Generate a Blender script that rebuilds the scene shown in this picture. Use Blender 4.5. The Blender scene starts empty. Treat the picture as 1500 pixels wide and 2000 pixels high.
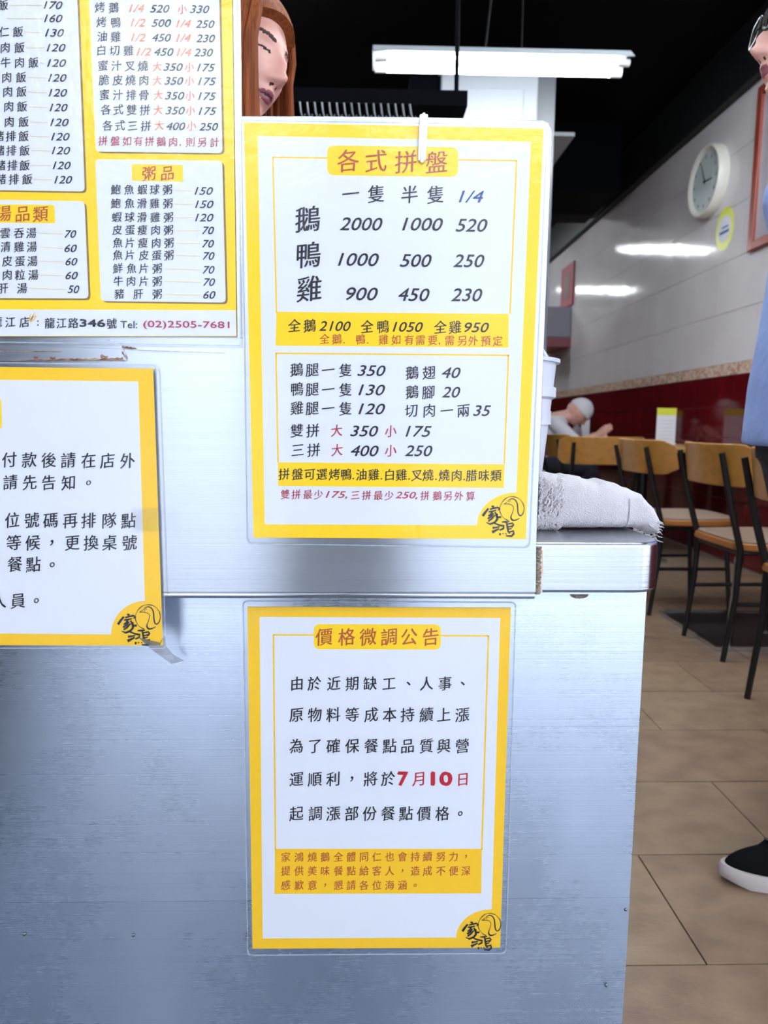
import bpy, bmesh, math, random
import numpy as np
from mathutils import Vector, Matrix, Euler
random.seed(7)
C = bpy.context.scene.collection
# ------------------------------------------------------------------ camera
EYE = 0.88
FPX = 1386.0
def _cam_rot(yaw=1.5, pitch=7.1, roll=0.5):
    return (Matrix.Rotation(math.radians(-yaw), 3, 'Z') @ Matrix.Rotation(math.radians(90 - pitch), 3, 'X')
            @ Matrix.Rotation(math.radians(roll), 3, 'Z'))
CR = _cam_rot()
cd = bpy.data.cameras.new('camera'); cam = bpy.data.objects.new('camera', cd); C.objects.link(cam)
cam.matrix_world = Matrix.Translation((0, 0, EYE)) @ CR.to_4x4()
cd.sensor_fit = 'HORIZONTAL'; cd.sensor_width = 36; cd.lens = 36 * FPX / 1500
cd.dof.use_dof = True; cd.dof.focus_distance = 0.80; cd.dof.aperture_fstop = cd.lens / 3.4
cd.clip_start = 0.02
bpy.context.scene.camera = cam
# ------------------------------------------------------------------ world, exposure
sc = bpy.context.scene
sc.view_settings.view_transform = 'Standard'; sc.view_settings.look = 'None'
sc.view_settings.gamma = 1; sc.view_settings.use_curve_mapping = False
sc.view_settings.exposure = 0.80
w = bpy.data.worlds.new('overcast_sky'); sc.world = w; w.use_nodes = True
bgn = w.node_tree.nodes['Background']
bgn.inputs[0].default_value = (0.90, 0.945, 1.0, 1); bgn.inputs[1].default_value = 5.0
# ------------------------------------------------------------------ helpers
def at(px, py, Y):
    """point on the vertical plane y = Y seen at photograph pixel px, py"""
    d = CR @ Vector(((px - 750) / FPX, -(py - 1000) / FPX, -1)); t = Y / d.y
    return Vector((d.x * t, Y, EYE + d.z * t))
def lin(h):
    h = h.lstrip('#'); r = []
    for i in (0, 2, 4):
        c = int(h[i:i+2], 16) / 255; r.append(c / 12.92 if c <= .04045 else ((c + .055) / 1.055) ** 2.4)
    return (*r, 1)
MATS = {}
def mat(name, col, rough=.5, metal=0, emit=None, es=0, noise=None, bump=None, coat=0, spec=.5, sheen=0, stops=None):
    """noise=(scale xyz, amount) colour mottling; bump=(scale xyz, strength, distance)"""
    if name in MATS: return MATS[name]
    m = bpy.data.materials.new(name); m.use_nodes = True; n = m.node_tree; b = n.nodes['Principled BSDF']
    c = lin(col) if isinstance(col, str) else (*col, 1)
    b.inputs['Base Color'].default_value = c; b.inputs['Roughness'].default_value = rough
    b.inputs['Metallic'].default_value = metal; b.inputs['Specular IOR Level'].default_value = spec
    b.inputs['Coat Weight'].default_value = coat; b.inputs['Coat Roughness'].default_value = .08
    if sheen: b.inputs['Sheen Weight'].default_value = sheen
    if emit:
        b.inputs['Emission Color'].default_value = lin(emit); b.inputs['Emission Strength'].default_value = es
    tc = n.nodes.new('ShaderNodeTexCoord')
    def tex(scale, detail=5):
        mp = n.nodes.new('ShaderNodeMapping'); mp.inputs['Scale'].default_value = scale
        n.links.new(tc.outputs['Object'], mp.inputs[0])
        t = n.nodes.new('ShaderNodeTexNoise'); t.inputs['Scale'].default_value = 1; t.inputs['Detail'].default_value = detail
        n.links.new(mp.outputs[0], t.inputs['Vector']); return t
    if noise:
        t = tex(noise[0]); r = n.nodes.new('ShaderNodeValToRGB')
        k = noise[1]; c2 = lin(noise[2]) if len(noise) > 2 else tuple(x * (1 - k) for x in c[:3]) + (1,)
        r.color_ramp.elements[0].color = c2; r.color_ramp.elements[0].position = .35
        r.color_ramp.elements[1].color = c; r.color_ramp.elements[1].position = .62
        n.links.new(t.outputs[0], r.inputs[0]); n.links.new(r.outputs[0], b.inputs['Base Color'])
    if bump:
        t = tex(bump[0]); bp = n.nodes.new('ShaderNodeBump'); bp.inputs['Strength'].default_value = bump[1]
        bp.inputs['Distance'].default_value = bump[2]
        n.links.new(t.outputs[0], bp.inputs['Height']); n.links.new(bp.outputs[0], b.inputs['Normal'])
    MATS[name] = m; return m
class G:
    def __init__(s): s.v = []; s.f = []; s.m = []
    def add(s, v, f, mi=0):
        k = len(s.v); s.v += [tuple(p) for p in v]; s.f += [tuple(i + k for i in q) for q in f]; s.m += [mi] * len(f); return s
    def box(s, a, b, mi=0):
        x0, y0, z0 = a; x1, y1, z1 = b
        v = [(x0,y0,z0),(x1,y0,z0),(x1,y1,z0),(x0,y1,z0),(x0,y0,z1),(x1,y0,z1),(x1,y1,z1),(x0,y1,z1)]
        return s.add(v, [(0,3,2,1),(4,5,6,7),(0,1,5,4),(1,2,6,5),(2,3,7,6),(3,0,4,7)], mi)
    def prism(s, pts, off, mi=0):
        """planar polygon pts (list of 3-D points) swept by vector off"""
        n = len(pts); off = Vector(off); a = [Vector(p) for p in pts]; v = a + [p + off for p in a]
        f = [tuple(range(n)), tuple(range(2*n-1, n-1, -1))] + [(i, n+i, n+(i+1) % n, (i+1) % n) for i in range(n)]
        return s.add(v, f, mi)
    def loft(s, rings, cap=True, mi=0, closed=True):
        n = len(rings[0]); k = len(rings); v = [p for r in rings for p in r]; f = []
        for i in range(k - 1):
            for j in range(n if closed else n - 1):
                a = i*n + j; b = i*n + (j+1) % n; f.append((a, b, b+n, a+n))
        if cap and closed: f += [tuple(range(n-1, -1, -1)), tuple(range((k-1)*n, k*n))]
        return s.add(v, f, mi)
    def tube(s, pts, r, n=10, mi=0):
        pts = [Vector(p) for p in pts]; rs = r if isinstance(r, (list, tuple)) else [r] * len(pts); rings = []; up = None
        for i, p in enumerate(pts):
            t = (pts[min(i+1, len(pts)-1)] - pts[max(i-1, 0)]).normalized()
            if up is None: up = Vector((0,0,1)) if abs(t.z) < .9 else Vector((1,0,0))
            a = t.cross(up).normalized(); b = a.cross(t).normalized(); up = b
            rings.append([p + (a*math.cos(2*math.pi*j/n) + b*math.sin(2*math.pi*j/n)) * rs[i] for j in range(n)])
        return s.loft(rings, mi=mi)
    def lathe(s, prof, c=(0,0,0), n=32, mi=0, ax=1, ay=1):
        c = Vector(c); rings = [[c + Vector((r*ax*math.cos(2*math.pi*j/n), r*ay*math.sin(2*math.pi*j/n), z)) for j in range(n)] for r, z in prof]
        return s.loft(rings, mi=mi)
    def build(s, name, m, parent=None, smooth=False, bevel=0, loc=None):
        me = bpy.data.meshes.new(name); me.from_pydata(s.v, [], s.f)
        for x in (m if isinstance(m, (list, tuple)) else [m]): me.materials.append(x)
        me.polygons.foreach_set('material_index', s.m)
        bm = bmesh.new(); bm.from_mesh(me); bmesh.ops.recalc_face_normals(bm, faces=bm.faces); bm.to_mesh(me); bm.free()
        o = bpy.data.objects.new(name, me); C.objects.link(o)
        if parent: o.parent = parent
        if loc: o.location = loc
        if smooth:
            me.polygons.foreach_set('use_smooth', [True] * len(me.polygons)); me.set_sharp_from_angle(angle=math.radians(40))
        if bevel:
            b = o.modifiers.new('bevel', 'BEVEL'); b.width = bevel; b.segments = 3; b.limit_method = 'ANGLE'; b.angle_limit = math.radians(35)
        return o
def thing(name, label, cat, loc=(0,0,0), rot=0, group=None):
    o = bpy.data.objects.new(name, None); C.objects.link(o); o.empty_display_size = .05
    o.location = loc; o.rotation_euler = (0, 0, rot); o['label'] = label; o['category'] = cat
    if group: o['group'] = group
    return o
def tag(o, label, cat, group=None):
    o['label'] = label; o['category'] = cat
    if group: o['group'] = group
    return o
def struct(o): o['kind'] = 'structure'; return o
def stuff(o): o['kind'] = 'stuff'; return o
def dup(root, loc, rot=None, label=None):
    def cp(o, par):
        c = o.copy(); C.objects.link(c)
        if par: c.parent = par
        for ch in [x for x in C.objects if x.parent == o]: cp(ch, c)
        return c
    r = cp(root, None); r.location = loc
    if rot is not None: r.rotation_euler = (0, 0, rot)
    if label: r['label'] = label
    return r
# ------------------------------------------------------------------ materials
def steel(name, col, rough, brush=(2, 2, 500), s=.07, smudge=.035, wear=None):
    m = bpy.data.materials.new(name); m.use_nodes = True; n = m.node_tree; b = n.nodes['Principled BSDF']; L = n.links.new
    b.inputs['Metallic'].default_value = 1
    tc = n.nodes.new('ShaderNodeTexCoord')
    def tex(scale, detail=4, rg=.6):
        mp = n.nodes.new('ShaderNodeMapping'); mp.inputs['Scale'].default_value = scale; L(tc.outputs['Object'], mp.inputs[0])
        t = n.nodes.new('ShaderNodeTexNoise'); t.inputs['Scale'].default_value = 1; t.inputs['Detail'].default_value = detail
        t.inputs['Roughness'].default_value = rg; L(mp.outputs[0], t.inputs['Vector']); return t.outputs[0]
    br = tex(brush); sm = tex((7, 7, 5), 6); fine = tex((160, 160, 160), 3); scr = tex((110, 110, 90), 8, .75)
    def mix(a, bb, f, t='MIX'):
        x = n.nodes.new('ShaderNodeMix'); x.data_type = 'FLOAT'; x.inputs[0].default_value = f; L(a, x.inputs[2]); L(bb, x.inputs[3]); return x.outputs[0]
    h = mix(mix(br, fine, .05), scr, .02)
    bp = n.nodes.new('ShaderNodeBump'); bp.inputs['Strength'].default_value = s; bp.inputs['Distance'].default_value = .002
    L(h, bp.inputs['Height']); L(bp.outputs[0], b.inputs['Normal'])
    mr = n.nodes.new('ShaderNodeMapRange'); mr.inputs[1].default_value = .3; mr.inputs[2].default_value = .7
    mr.inputs[3].default_value = rough - smudge; mr.inputs[4].default_value = rough + smudge
    L(mix(sm, br, .3), mr.inputs[0]); L(mr.outputs[0], b.inputs['Roughness'])
    r = n.nodes.new('ShaderNodeValToRGB'); c = lin(col)
    r.color_ramp.elements[0].color = tuple(x * .90 for x in c[:3]) + (1,); r.color_ramp.elements[0].position = .3
    r.color_ramp.elements[1].color = c; r.color_ramp.elements[1].position = .6
    L(mix(br, sm, .5), r.inputs[0]); L(r.outputs[0], b.inputs['Base Color'])
    b.inputs['Anisotropic'].default_value = .8
    cx = n.nodes.new('ShaderNodeCombineXYZ'); cx.inputs[2].default_value = 1; L(cx.outputs[0], b.inputs['Tangent'])
    return m
M_sheet = steel('worn_stainless', '#c3c8d0', .30)
M_panel = steel('brushed_stainless', '#d4dcea', .28, (1.5, 1.5, 700), .07)
M_lip = steel('bright_stainless', '#bcc0c8', .22, (2, 2, 600), .08, .06)
M_seam = mat('burnt_weld', '#6f6459', .5, .6, noise=((300, 300, 500), .5, '#9a8b78'), bump=((250, 250, 600), .9, .002))
M_heat = mat('heat_tint', '#c58f5c', .4, .8, noise=((200, 200, 40), .3, '#cfd0d6'))
M_rust = mat('rust', '#6b3a22', .85, 0, noise=((90, 90, 220), .4, '#a08a76'), bump=((300, 300, 300), .6, .001))
M_yel = mat('yellow_ink', '#ffd500', .55)
M_yel2 = mat('warm_yellow_ink', '#fbc914', .55)
M_paper = mat('white_paper', '#e2e4eb', .6)
M_black = mat('black_ink', '#15171f', .5)
M_blue = mat('blue_ink', '#1c4a86', .5)
M_brown = mat('brown_ink', '#b5532a', .5)
M_red = mat('red_ink', '#c01428', .5)
M_dred = mat('dark_red_ink', '#b02f3f', .5)
M_orange = mat('orange_ink', '#f4824c', .5)
M_dash = mat('pale_yellow_ink', '#f0dc9a', .5)
M_shadow = mat('printed_drop_shadow', '#8a6a1c', .5)
def film_mat(name, gloss, bs, rough=.12):
    m = bpy.data.materials.new(name); m.use_nodes = True; n = m.node_tree; L = n.links.new
    n.nodes.remove(n.nodes['Principled BSDF']); out = n.nodes['Material Output']
    tr = n.nodes.new('ShaderNodeBsdfTransparent'); tr.inputs[0].default_value = (.99, .992, .997, 1)
    gl = n.nodes.new('ShaderNodeBsdfGlossy'); gl.inputs['Roughness'].default_value = rough
    fr = n.nodes.new('ShaderNodeFresnel'); fr.inputs[0].default_value = 1.45
    ad = n.nodes.new('ShaderNodeMath'); ad.operation = 'MULTIPLY'; ad.inputs[1].default_value = gloss
    mx = n.nodes.new('ShaderNodeMixShader'); tc = n.nodes.new('ShaderNodeTexCoord')
    t = n.nodes.new('ShaderNodeTexNoise'); t.inputs['Scale'].default_value = 90; t.inputs['Detail'].default_value = 6
    bp = n.nodes.new('ShaderNodeBump'); bp.inputs['Strength'].default_value = bs; bp.inputs['Distance'].default_value = .002
    L(tc.outputs['Object'], t.inputs['Vector']); L(t.outputs[0], bp.inputs['Height']); L(bp.outputs[0], gl.inputs['Normal'])
    L(fr.outputs[0], ad.inputs[0]); L(ad.outputs[0], mx.inputs[0]); L(tr.outputs[0], mx.inputs[1]); L(gl.outputs[0], mx.inputs[2])
    L(mx.outputs[0], out.inputs[0]); return m
M_film = film_mat('laminate_film', .5, .25)
M_tape = film_mat('clear_tape', .3, .5, .2)
M_tape2 = mat('grimy_tape', '#747274', .35, 0, spec=.8); M_tape2.node_tree.nodes['Principled BSDF'].inputs['Alpha'].default_value = .6
M_edge = mat('laminate_edge', '#aeb6bf', .3); M_edge.node_tree.nodes['Principled BSDF'].inputs['Alpha'].default_value = .55
M_plastic = mat('white_plastic', '#e9e6ea', .35, spec=.5)
M_bucket = mat('bucket_plastic', '#c8c9d4', .4)
M_towel = mat('terry_cloth', '#cfc9cd', .95, sheen=.4, noise=((25, 25, 25), .1), bump=((500, 500, 700), .8, .003))
M_terry = mat('terry_loops', '#cdc8cc', .95, sheen=.5, bump=((420, 420, 420), .3, .002))
M_stitch = mat('stitching', '#a9a3b4', .9)
M_cream = mat('cream_tile', '#d6d0d2', .08, noise=((3, 3, 3), .06), bump=((4, 4, 4), .08, .02))
M_redt = mat('red_tile', '#5e0f16', .08, noise=((3, 3, 3), .25), bump=((4, 4, 4), .06, .02))
M_border = mat('patterned_border_tile', '#d8bfae', .2, noise=((26, 26, 40), .3, '#a98672'))
M_grout = mat('grout', '#a79fa2', .8)
M_floor = [mat('floor_tile_%d' % i, c, .42, noise=((13, 17, 13), .2, d), bump=((60, 130, 60), .25, .002)) for i, (c, d) in enumerate(
    [('#836b55', '#715a49'), ('#7c6652', '#6b5545'), ('#877059', '#75604b')])]
M_fgrout = mat('floor_grout', '#7d6655', .8)
M_dark = mat('black_paint', '#05060a', .6)
M_navy = mat('navy_paint', '#020308', .8, spec=.05)
M_brownc = mat('brown_beam', '#1c1514', .8, spec=.1)
M_ceil = mat('black_ceiling', '#050508', .8, spec=.1, noise=((2, 2, 2), .4))
M_white = mat('white_enamel', '#9a9fa5', .4)
M_grey = mat('grey_laminate', '#50545a', .3)
M_tube = mat('lamp_tube', '#ffffff', .4, emit='#f4fbff', es=50)
M_reflector = mat('lamp_reflector', '#a3a9ae', .4, spec=.3)
M_wood = mat('bent_plywood', '#a87430', .35, noise=((4, 30, 30), .2), coat=.3)
M_edgew = mat('wood_edge', '#9c6028', .4)
M_seat = mat('beige_seat', '#907a69', .4)
M_iron = mat('black_iron', '#0c0b0e', .4, .2)
M_darksteel = mat('dark_steel', '#6a6c72', .35, 1)
M_chrome = mat('chrome', '#c9cbd0', .15, 1)
M_table = mat('table_wood', '#b58444', .35, noise=((3, 20, 20), .15))
M_frame = mat('red_wood_frame', '#8e3d2e', .35)
M_glasspic = mat('picture_print', '#b9b2ba', .1, coat=.6, noise=((6, 6, 6), .1))
M_clock = mat('clock_rim', '#dcd9cf', .3)
M_face = mat('clock_face', '#c3cccd', .3)
M_hand = mat('clock_hand', '#22262a', .5)
M_stick = mat('yellow_sticker', '#d8dc4a', .4)
M_road = mat('road', '#b9bcc2', .8, noise=((1, 1, 1), .15))
M_street = mat('street_paving', '#6b7584', .8, noise=((2, 2, 2), .25))
M_bldg = mat('street_wall', '#c6ccd6', .8)
M_col = mat('street_column', '#2b313c', .7)  # dark colour of the column and board added for steel reflections
M_win = mat('street_window', '#5b6470', .2)
M_skin = mat('skin', '#e3af9f', .5, noise=((30, 30, 30), .08, '#dba08f')); M_skin.node_tree.nodes['Principled BSDF'].inputs['Subsurface Weight'].default_value = .08
M_lips = mat('lips', '#93505a', .4)
M_brow = mat('eyebrow', '#4b3029', .8)
M_eye = mat('eye_dark', '#1d1214', .3)
M_nost = mat('nostril_lip_dark', '#3b1416', .6)  # dark of nostrils and lip parting put into the skin colour
M_hair = mat('auburn_hair', '#93502c', .65, spec=.15, noise=((260, 260, 8), .5, '#6b3a20'))
M_hair2 = mat('black_hair', '#100d0f', .4)
M_shirt = mat('blue_cotton', '#8fa6dc', .85, noise=((3, 3, 3), .1), bump=((9, 9, 9), .5, .03))
M_navy2 = mat('navy_cotton', '#27324a', .9)
M_trous = mat('dark_cotton', '#23242e', .9)
M_apron = mat('dark_apron', '#1c1b22', .9)
M_wshirt = mat('white_cotton', '#d8d6dc', .85)
M_shoe = mat('black_canvas', '#06080a', .9, spec=.1, bump=((500, 500, 500), .4, .001))
M_sole = mat('shoe_sole', '#a79e9b', .6)
# ------------------------------------------------------------------ street and room shell
WX = 2.36; ZC = 3.32; YB = 14.0
struct(G().box((-14, -1.4, -.12), (14, .755, -.02)).build('ground', M_street))
struct(G().box((-14, -9.5, -.20), (14, -1.4, -.10)).build('ground', M_road))
struct(G().box((-14, -2.5, 3.1), (14, .45, 3.3)).build('trim_6', M_bldg))  # unseen arcade ceiling added to cut skylight on floor and paving
struct(G().box((-3.3, -3.2, -.1), (-1.75, -2.6, 3.4)).build('trim_5', M_col))  # dark column added out of view for its reflection in the steel
struct(G().box((-2.4, .755, -.10), (WX + .1, YB, -.012)).build('floor', M_fgrout))
FL = C.objects['floor']
k = 0
base = None
for j in range(-1, 33):
    y0 = 1.055 + .3 * j; off = .567 if j % 2 == 0 else .867
    x0 = off - .6 * 3
    while x0 < WX:
        a = max(x0, -.2); b = min(x0 + .6, WX)
        if b - a > .05 and b > (.22 + .07 * y0):
            g = G().box((a + .0015, y0 + .0015, -.012), (b - .0015, y0 + .2985, random.uniform(-.0008, .0)))
            g.build('tile', random.choice(M_floor), FL)
        x0 += .6
# right wall with tiles
wr = struct(G().box((WX + .008, .45, -.02), (WX + .2, YB, ZC)).build('wall_right', M_grout))
zrows = [1.21 + .079]
YW0 = 2.6
for i in range(31):
    y = YW0 + .25 * i
    for r in range(5):
        z0 = 1.289 + .333 * r; z1 = min(z0 + .333, 2.97)
        G().prism([(WX, y + .0015, z0 + .0015), (WX, y + .2485, z0 + .0015), (WX, y + .2485, z1 - .0015), (WX, y + .0015, z1 - .0015)],
                  (.010, 0, 0)).build('cream_tile', M_cream, wr, bevel=0)
    G().box((WX - .004, y + .001, 1.212), (WX + .010, y + .249, 1.288)).build('border_tile', M_border, wr)
    if i < 24:
        for r in range(4):
            z1 = 1.209 - .2 * r
            G().box((WX, y + .0015, z1 - .1985), (WX + .010, y + .2485, z1 - .0015)).build('red_tile', M_redt, wr)
rest = G()
for i in range(24, 31):
    for r in range(6): rest.box((WX, YW0 + .25*i + .0015, 1.209 - .2*r - .1985), (WX + .01, YW0 + .25*i + .2485, 1.2075 - .2*r))
for i in range(24):
    for r in (4, 5): rest.box((WX, YW0 + .25*i + .0015, 1.209 - .2*r - .1985), (WX + .01, YW0 + .25*i + .2485, 1.2075 - .2*r))
for i in range(30, 45):
    pass
rest.box((WX, .45, 0), (WX + .01, YW0, 1.209))
stuff(rest.build('lower_red_tiles', M_redt, wr))
stuff(G().box((WX, .45, 1.289), (WX + .01, YW0, 2.95)).box((WX, YW0 + .25*31, 1.289), (WX + .01, YB, 2.95)).build('outer_cream_tiles', M_cream, wr))
struct(G().box((WX - .06, .45, 2.955), (WX + .01, YB, ZC)).build('trim_1', M_dark))
struct(G().box((-2.5, .60, ZC), (WX + .2, YB + .2, ZC + .15)).build('ceiling', M_ceil))
struct(G().box((-2.5, YB, -.02), (WX + .2, YB + .15, ZC)).build('wall_back', M_brownc))
struct(G().box((-2.5, .60, -.02), (-2.35, YB, ZC)).build('wall_left', M_dark))
struct(G().box((-14, .45, 3.0), (14, .60, 7)).box((-14, .45, -.02), (-2.35, .6, 3.0)).box((WX + .2, .45, -.02), (14, .6, 3.0)).build('wall_front', M_bldg))
# ceiling beams seen above the poster
dct = thing('air_duct', 'dark navy box duct hanging under the ceiling right of the platter menu', 'duct')
zd0, zd1, xd1 = at(1215, 373, 5.75).z, min(at(1215, 238, 5.75).z, ZC), at(1215, 300, 5.75).x
G().box((.45, 5.75, zd0), (xd1, 6.40, zd1)).build('casing', M_navy, dct, bevel=.01)
if zd1 < ZC - .02:
    for xx in (.7, 1.4): G().tube([(xx, 6.0, zd1 - .005), (xx, 6.0, ZC)], .01, 6).build('hanger', M_navy, dct)
struct(G().box((.3, 6.45, at(1180, 402, 6.45).z), (at(1180, 400, 6.45).x, 7.0, ZC)).build('trim_3', M_brownc))
struct(G().box((.3, 7.1, 2.97), (WX - .06, 7.5, ZC)).build('trim_4', M_dark))
# opposite side of the street
ob = struct(G().box((-14, -9.8, -.1), (14, -9.4, 5.0)).build('wall_street', M_bldg))
for i in range(9):
    G().box((-12 + i*2.8, -9.45, .9 if i % 2 else 0), (-10.6 + i*2.8, -9.35, 2.6)).build('window_pane', M_win, ob)
    G().box((-12 + i*2.8, -9.45, 3.3), (-10.6 + i*2.8, -9.35, 4.5)).build('window_pane', M_win, ob)
# ------------------------------------------------------------------ counter
ZT = at(1160, 1061, .752).z; ZL = at(1160, 1159, .752).z; XR = at(1240, 1580, .78).x
ct = thing('service_counter', 'brushed stainless steel counter with rounded lip and flat front panel', 'counter', (0, 0, 0))
G().box((-1.35, .782, .06), (XR - .002, 1.12, ZL - .004)).build('cabinet_body', M_panel, ct)
zs = at(240, 1762, .78).z
G().box((-1.35, .780, zs), (XR, .7825, ZL - .001)).build('front_panel', M_panel, ct, bevel=.0008)
g = G(); g.prism([(-1.35, .780, zs), (XR, .780, zs), (XR, .7835, .06), (-1.35, .7835, .06)], (0, .002, 0)); g.build('lower_panel', M_panel, ct)
G().box((-1.33, .80, -.012), (XR - .02, 1.10, .06)).build('plinth', M_grey, ct)
# lip slab with rounded corner
def arc(cx, cy, r, a0, a1, n=10): return [(cx + r*math.cos(math.radians(a0 + (a1-a0)*i/n)), cy + r*math.sin(math.radians(a0 + (a1-a0)*i/n))) for i in range(n+1)]
xe = at(1281, 1110, .785).x; R_ = .038
pl = [(-1.35, .752)] + arc(xe - R_, .752 + R_, R_, -90, 0) + [(xe, 1.14), (-1.35, 1.14)]
G().prism([(x, y, ZL) for x, y in pl], (0, 0, ZT - ZL)).build('counter_top', M_lip, ct, smooth=True, bevel=.004)
# weld seam and heat tint
g = G(); pa = at(1051, 1066, .751); pb = at(1049, 1160, .751); n = 26
ring = []
for i in range(n + 1):
    p = pa.lerp(pb, i / n); ww = .0036 + .0009 * math.sin(i * 2.3); ring.append([p + Vector((ww*math.cos(a), -.0026*max(0, math.sin(a)) - .0004 * math.sin(i*1.9), 0)) for a in [math.pi*k/8 for k in range(9)]])
g.loft(ring, closed=False); g.build('weld_bead', M_seam, ct, smooth=True)
g = G(); g.prism([at(1038, 1085, .7518), at(1060, 1072, .7518), at(1061, 1155, .7518), at(1040, 1150, .7518)], (0, -.00005, 0))
G().prism([at(1054, 1070, .7518), at(1059.5, 1075, .7518), at(1061, 1120, .7518), at(1059, 1157, .7518), at(1053, 1157, .7518)], (0, -.0001, 0)).build('heat_mark', M_heat, ct)
G().prism([at(1131 + 18*math.cos(a), 1161 + 8*math.sin(a), .7798) for a in [math.pi*k/10 for k in range(11)]], (0, -.0008, 0)).build('spot_weld', M_seam, ct)
for px, py in ((47, 1825), (260, 1827), (482, 1827), (1222, 1777), (1184, 1925)):
    p = at(px, py, .7795); G().lathe([(.0001, -.0012), (.0016, -.0006), (.0022, .0004)], (0, 0, 0), 10).build('rivet', M_darksteel, ct, True).matrix_local = Matrix.Translation(p) @ Matrix.Rotation(math.radians(-90), 4, 'X')
# ------------------------------------------------------------------ upright sheet
YS = .744
us = thing('steel_guard_sheet', 'worn stainless sheet standing in front of the counter, holding the menus', 'panel', (0, 0, 0))
out = [at(-90, 1158, YS), at(1047, 1158, YS), at(1048, 1063, YS)]
tr = [(1078.5, 262), (1077, 250), (1071, 240), (1060, 235), (1000, 232)]
out += [at(x, y, YS) for x, y in tr] + [at(800, 228, YS), at(471, 226, YS), at(466, -120, YS), at(-90, -120, YS)]
G().prism(out, (0, .0055, 0)).build('sheet', M_sheet, us, bevel=.0012)
a = at(-90, 1160, YS + .003); b = at(1045, 1160, YS + .003)
G().tube([(a.x, a.y, a.z), (b.x - .001, a.y, a.z), (b.x, a.y, a.z)], [.0038, .0038, .001], 16).build('rolled_hem', M_lip, us, True)
# right edge clear strip and left post strip
def ipoly(pts, Y, off, name, m, parent, **k): return G().prism([at(x, y, Y) for x, y in pts], (0, off, 0)).build(name, m, parent, **k)
ipoly([(463, -60), (469, -60), (474, 660), (468, 660)], YS - .001, .001, 'edge_strip', M_lip, us)
# ledge with rust above the lower-left notice
lg = thing('rusty_ledge', 'rust streaked steel ledge strip above the lower left notice', 'ledge')
ipoly([(-60, 672), (240, 681), (246, 704), (-60, 706)], YS - .0025, .0025, 'ledge_plate', M_sheet, lg, bevel=.0006)
def rust_line(a, b, w0, w1, n=40, name='rust_streak'):
    g = G(); P_ = [(a[0] + (b[0]-a[0])*i/n, a[1] + (b[1]-a[1])*i/n) for i in range(n+1)]; up = []; dn = []
    for i, (x, y) in enumerate(P_):
        w = w0 + (w1-w0)*i/n; up.append(at(x, y - w*random.uniform(.3, 1.1), YS - .0029)); dn.append(at(x, y + w*random.uniform(.2, .6), YS - .0029))
    g.add(up + dn, [(i, i+1, n+2+i, n+1+i) for i in range(n)]); g.build(name, M_rust, lg)
rust_line((18, 704), (240, 702), .6, 5.0); rust_line((-10, 686), (120, 687), 1.4, 1.0); rust_line((238, 688), (246, 700), 5, 4, 8); rust_line((238, 678), (266, 681), 4, 1.5, 8, 'rust_spot')
rust_line((196, 697), (210, 697), 5, 4, 5, 'rust_spot'); rust_line((66, 699), (74, 699), 4, 4, 5, 'rust_spot'); rust_line((98, 700), (108, 700), 5, 3, 5, 'rust_spot')
rust_line((270, 684), (440, 690), .7, .5, 30)
# ------------------------------------------------------------------ lettering
_tc = bpy.data.curves.new('glyph', 'FONT'); _to = bpy.data.objects.new('glyph', _tc); C.objects.link(_to)
_tc.resolution_u = 3
_cache = {}
def glyph(s, off=0.0, space=1.0):
    k = (s, off, space)
    if k not in _cache:
        _tc.body = s; _tc.offset = off; _tc.space_character = space
        dg = bpy.context.evaluated_depsgraph_get(); dg.update()
        e = _to.evaluated_get(dg); m = e.to_mesh()
        _cache[k] = ([(v.co.x, v.co.y) for v in m.vertices], [tuple(p.vertices) for p in m.polygons]); e.to_mesh_clear()
    return _cache[k]
PUNC = '。，、.:,'
def cjk(g, ch, cx, cy, size, Y, tilt=.10, thin=0.0, mi=0):
    v, f = glyph(ch, thin)
    if not v: return
    if ch in PUNC:
        ox = (min(p[0] for p in v) + max(p[0] for p in v)) / 2; oy = (min(p[1] for p in v) + max(p[1] for p in v)) / 2
    else: ox, oy = .5, .375
    if ch in '.,': cy += size*.33
    out = []
    for x, y in v:
        x -= ox; y -= oy
        # brush-like swing: strokes climb to the right, lower right corner flares a little
        y2 = y + tilt * x; x2 = x * .95 + .03 * y
        out.append((cx + x2 * size, cy - y2 * size))
    for k, (dx, dy) in enumerate(((-.011, .004), (.011, -.004))):     # doubled strokes give the brush weight
        g.add([at(x + dx*size, y + dy*size, Y - k*.00002) for x, y in out], f, mi)
def latin(g, s, xl, xr, cy, h, Y, shear=.28, thin=0.0, slope=.012, mi=0, bold=.006):
    v, f = glyph(s, thin)
    v = [(x + shear * y, y) for x, y in v]
    x0 = min(p[0] for p in v); x1 = max(p[0] for p in v); y0 = min(p[1] for p in v); y1 = max(p[1] for p in v)
    sx = (xr - xl) / (x1 - x0); sy = h / (y1 - y0); ym = (y0 + y1) / 2
    out = [(xl + (x - x0) * sx, cy - (y - ym) * sy + slope * ((x - x0) * sx - (xr - xl) / 2)) for x, y in v]
    for k, (dx, dy) in enumerate(((-1, .5), (1, -.5), (-.3, -.9), (.3, .9))):
        b_ = bold * h * 2.4; g.add([at(x + dx*b_, y + dy*b_, Y - k*.00002) for x, y in out], f, mi)
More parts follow.
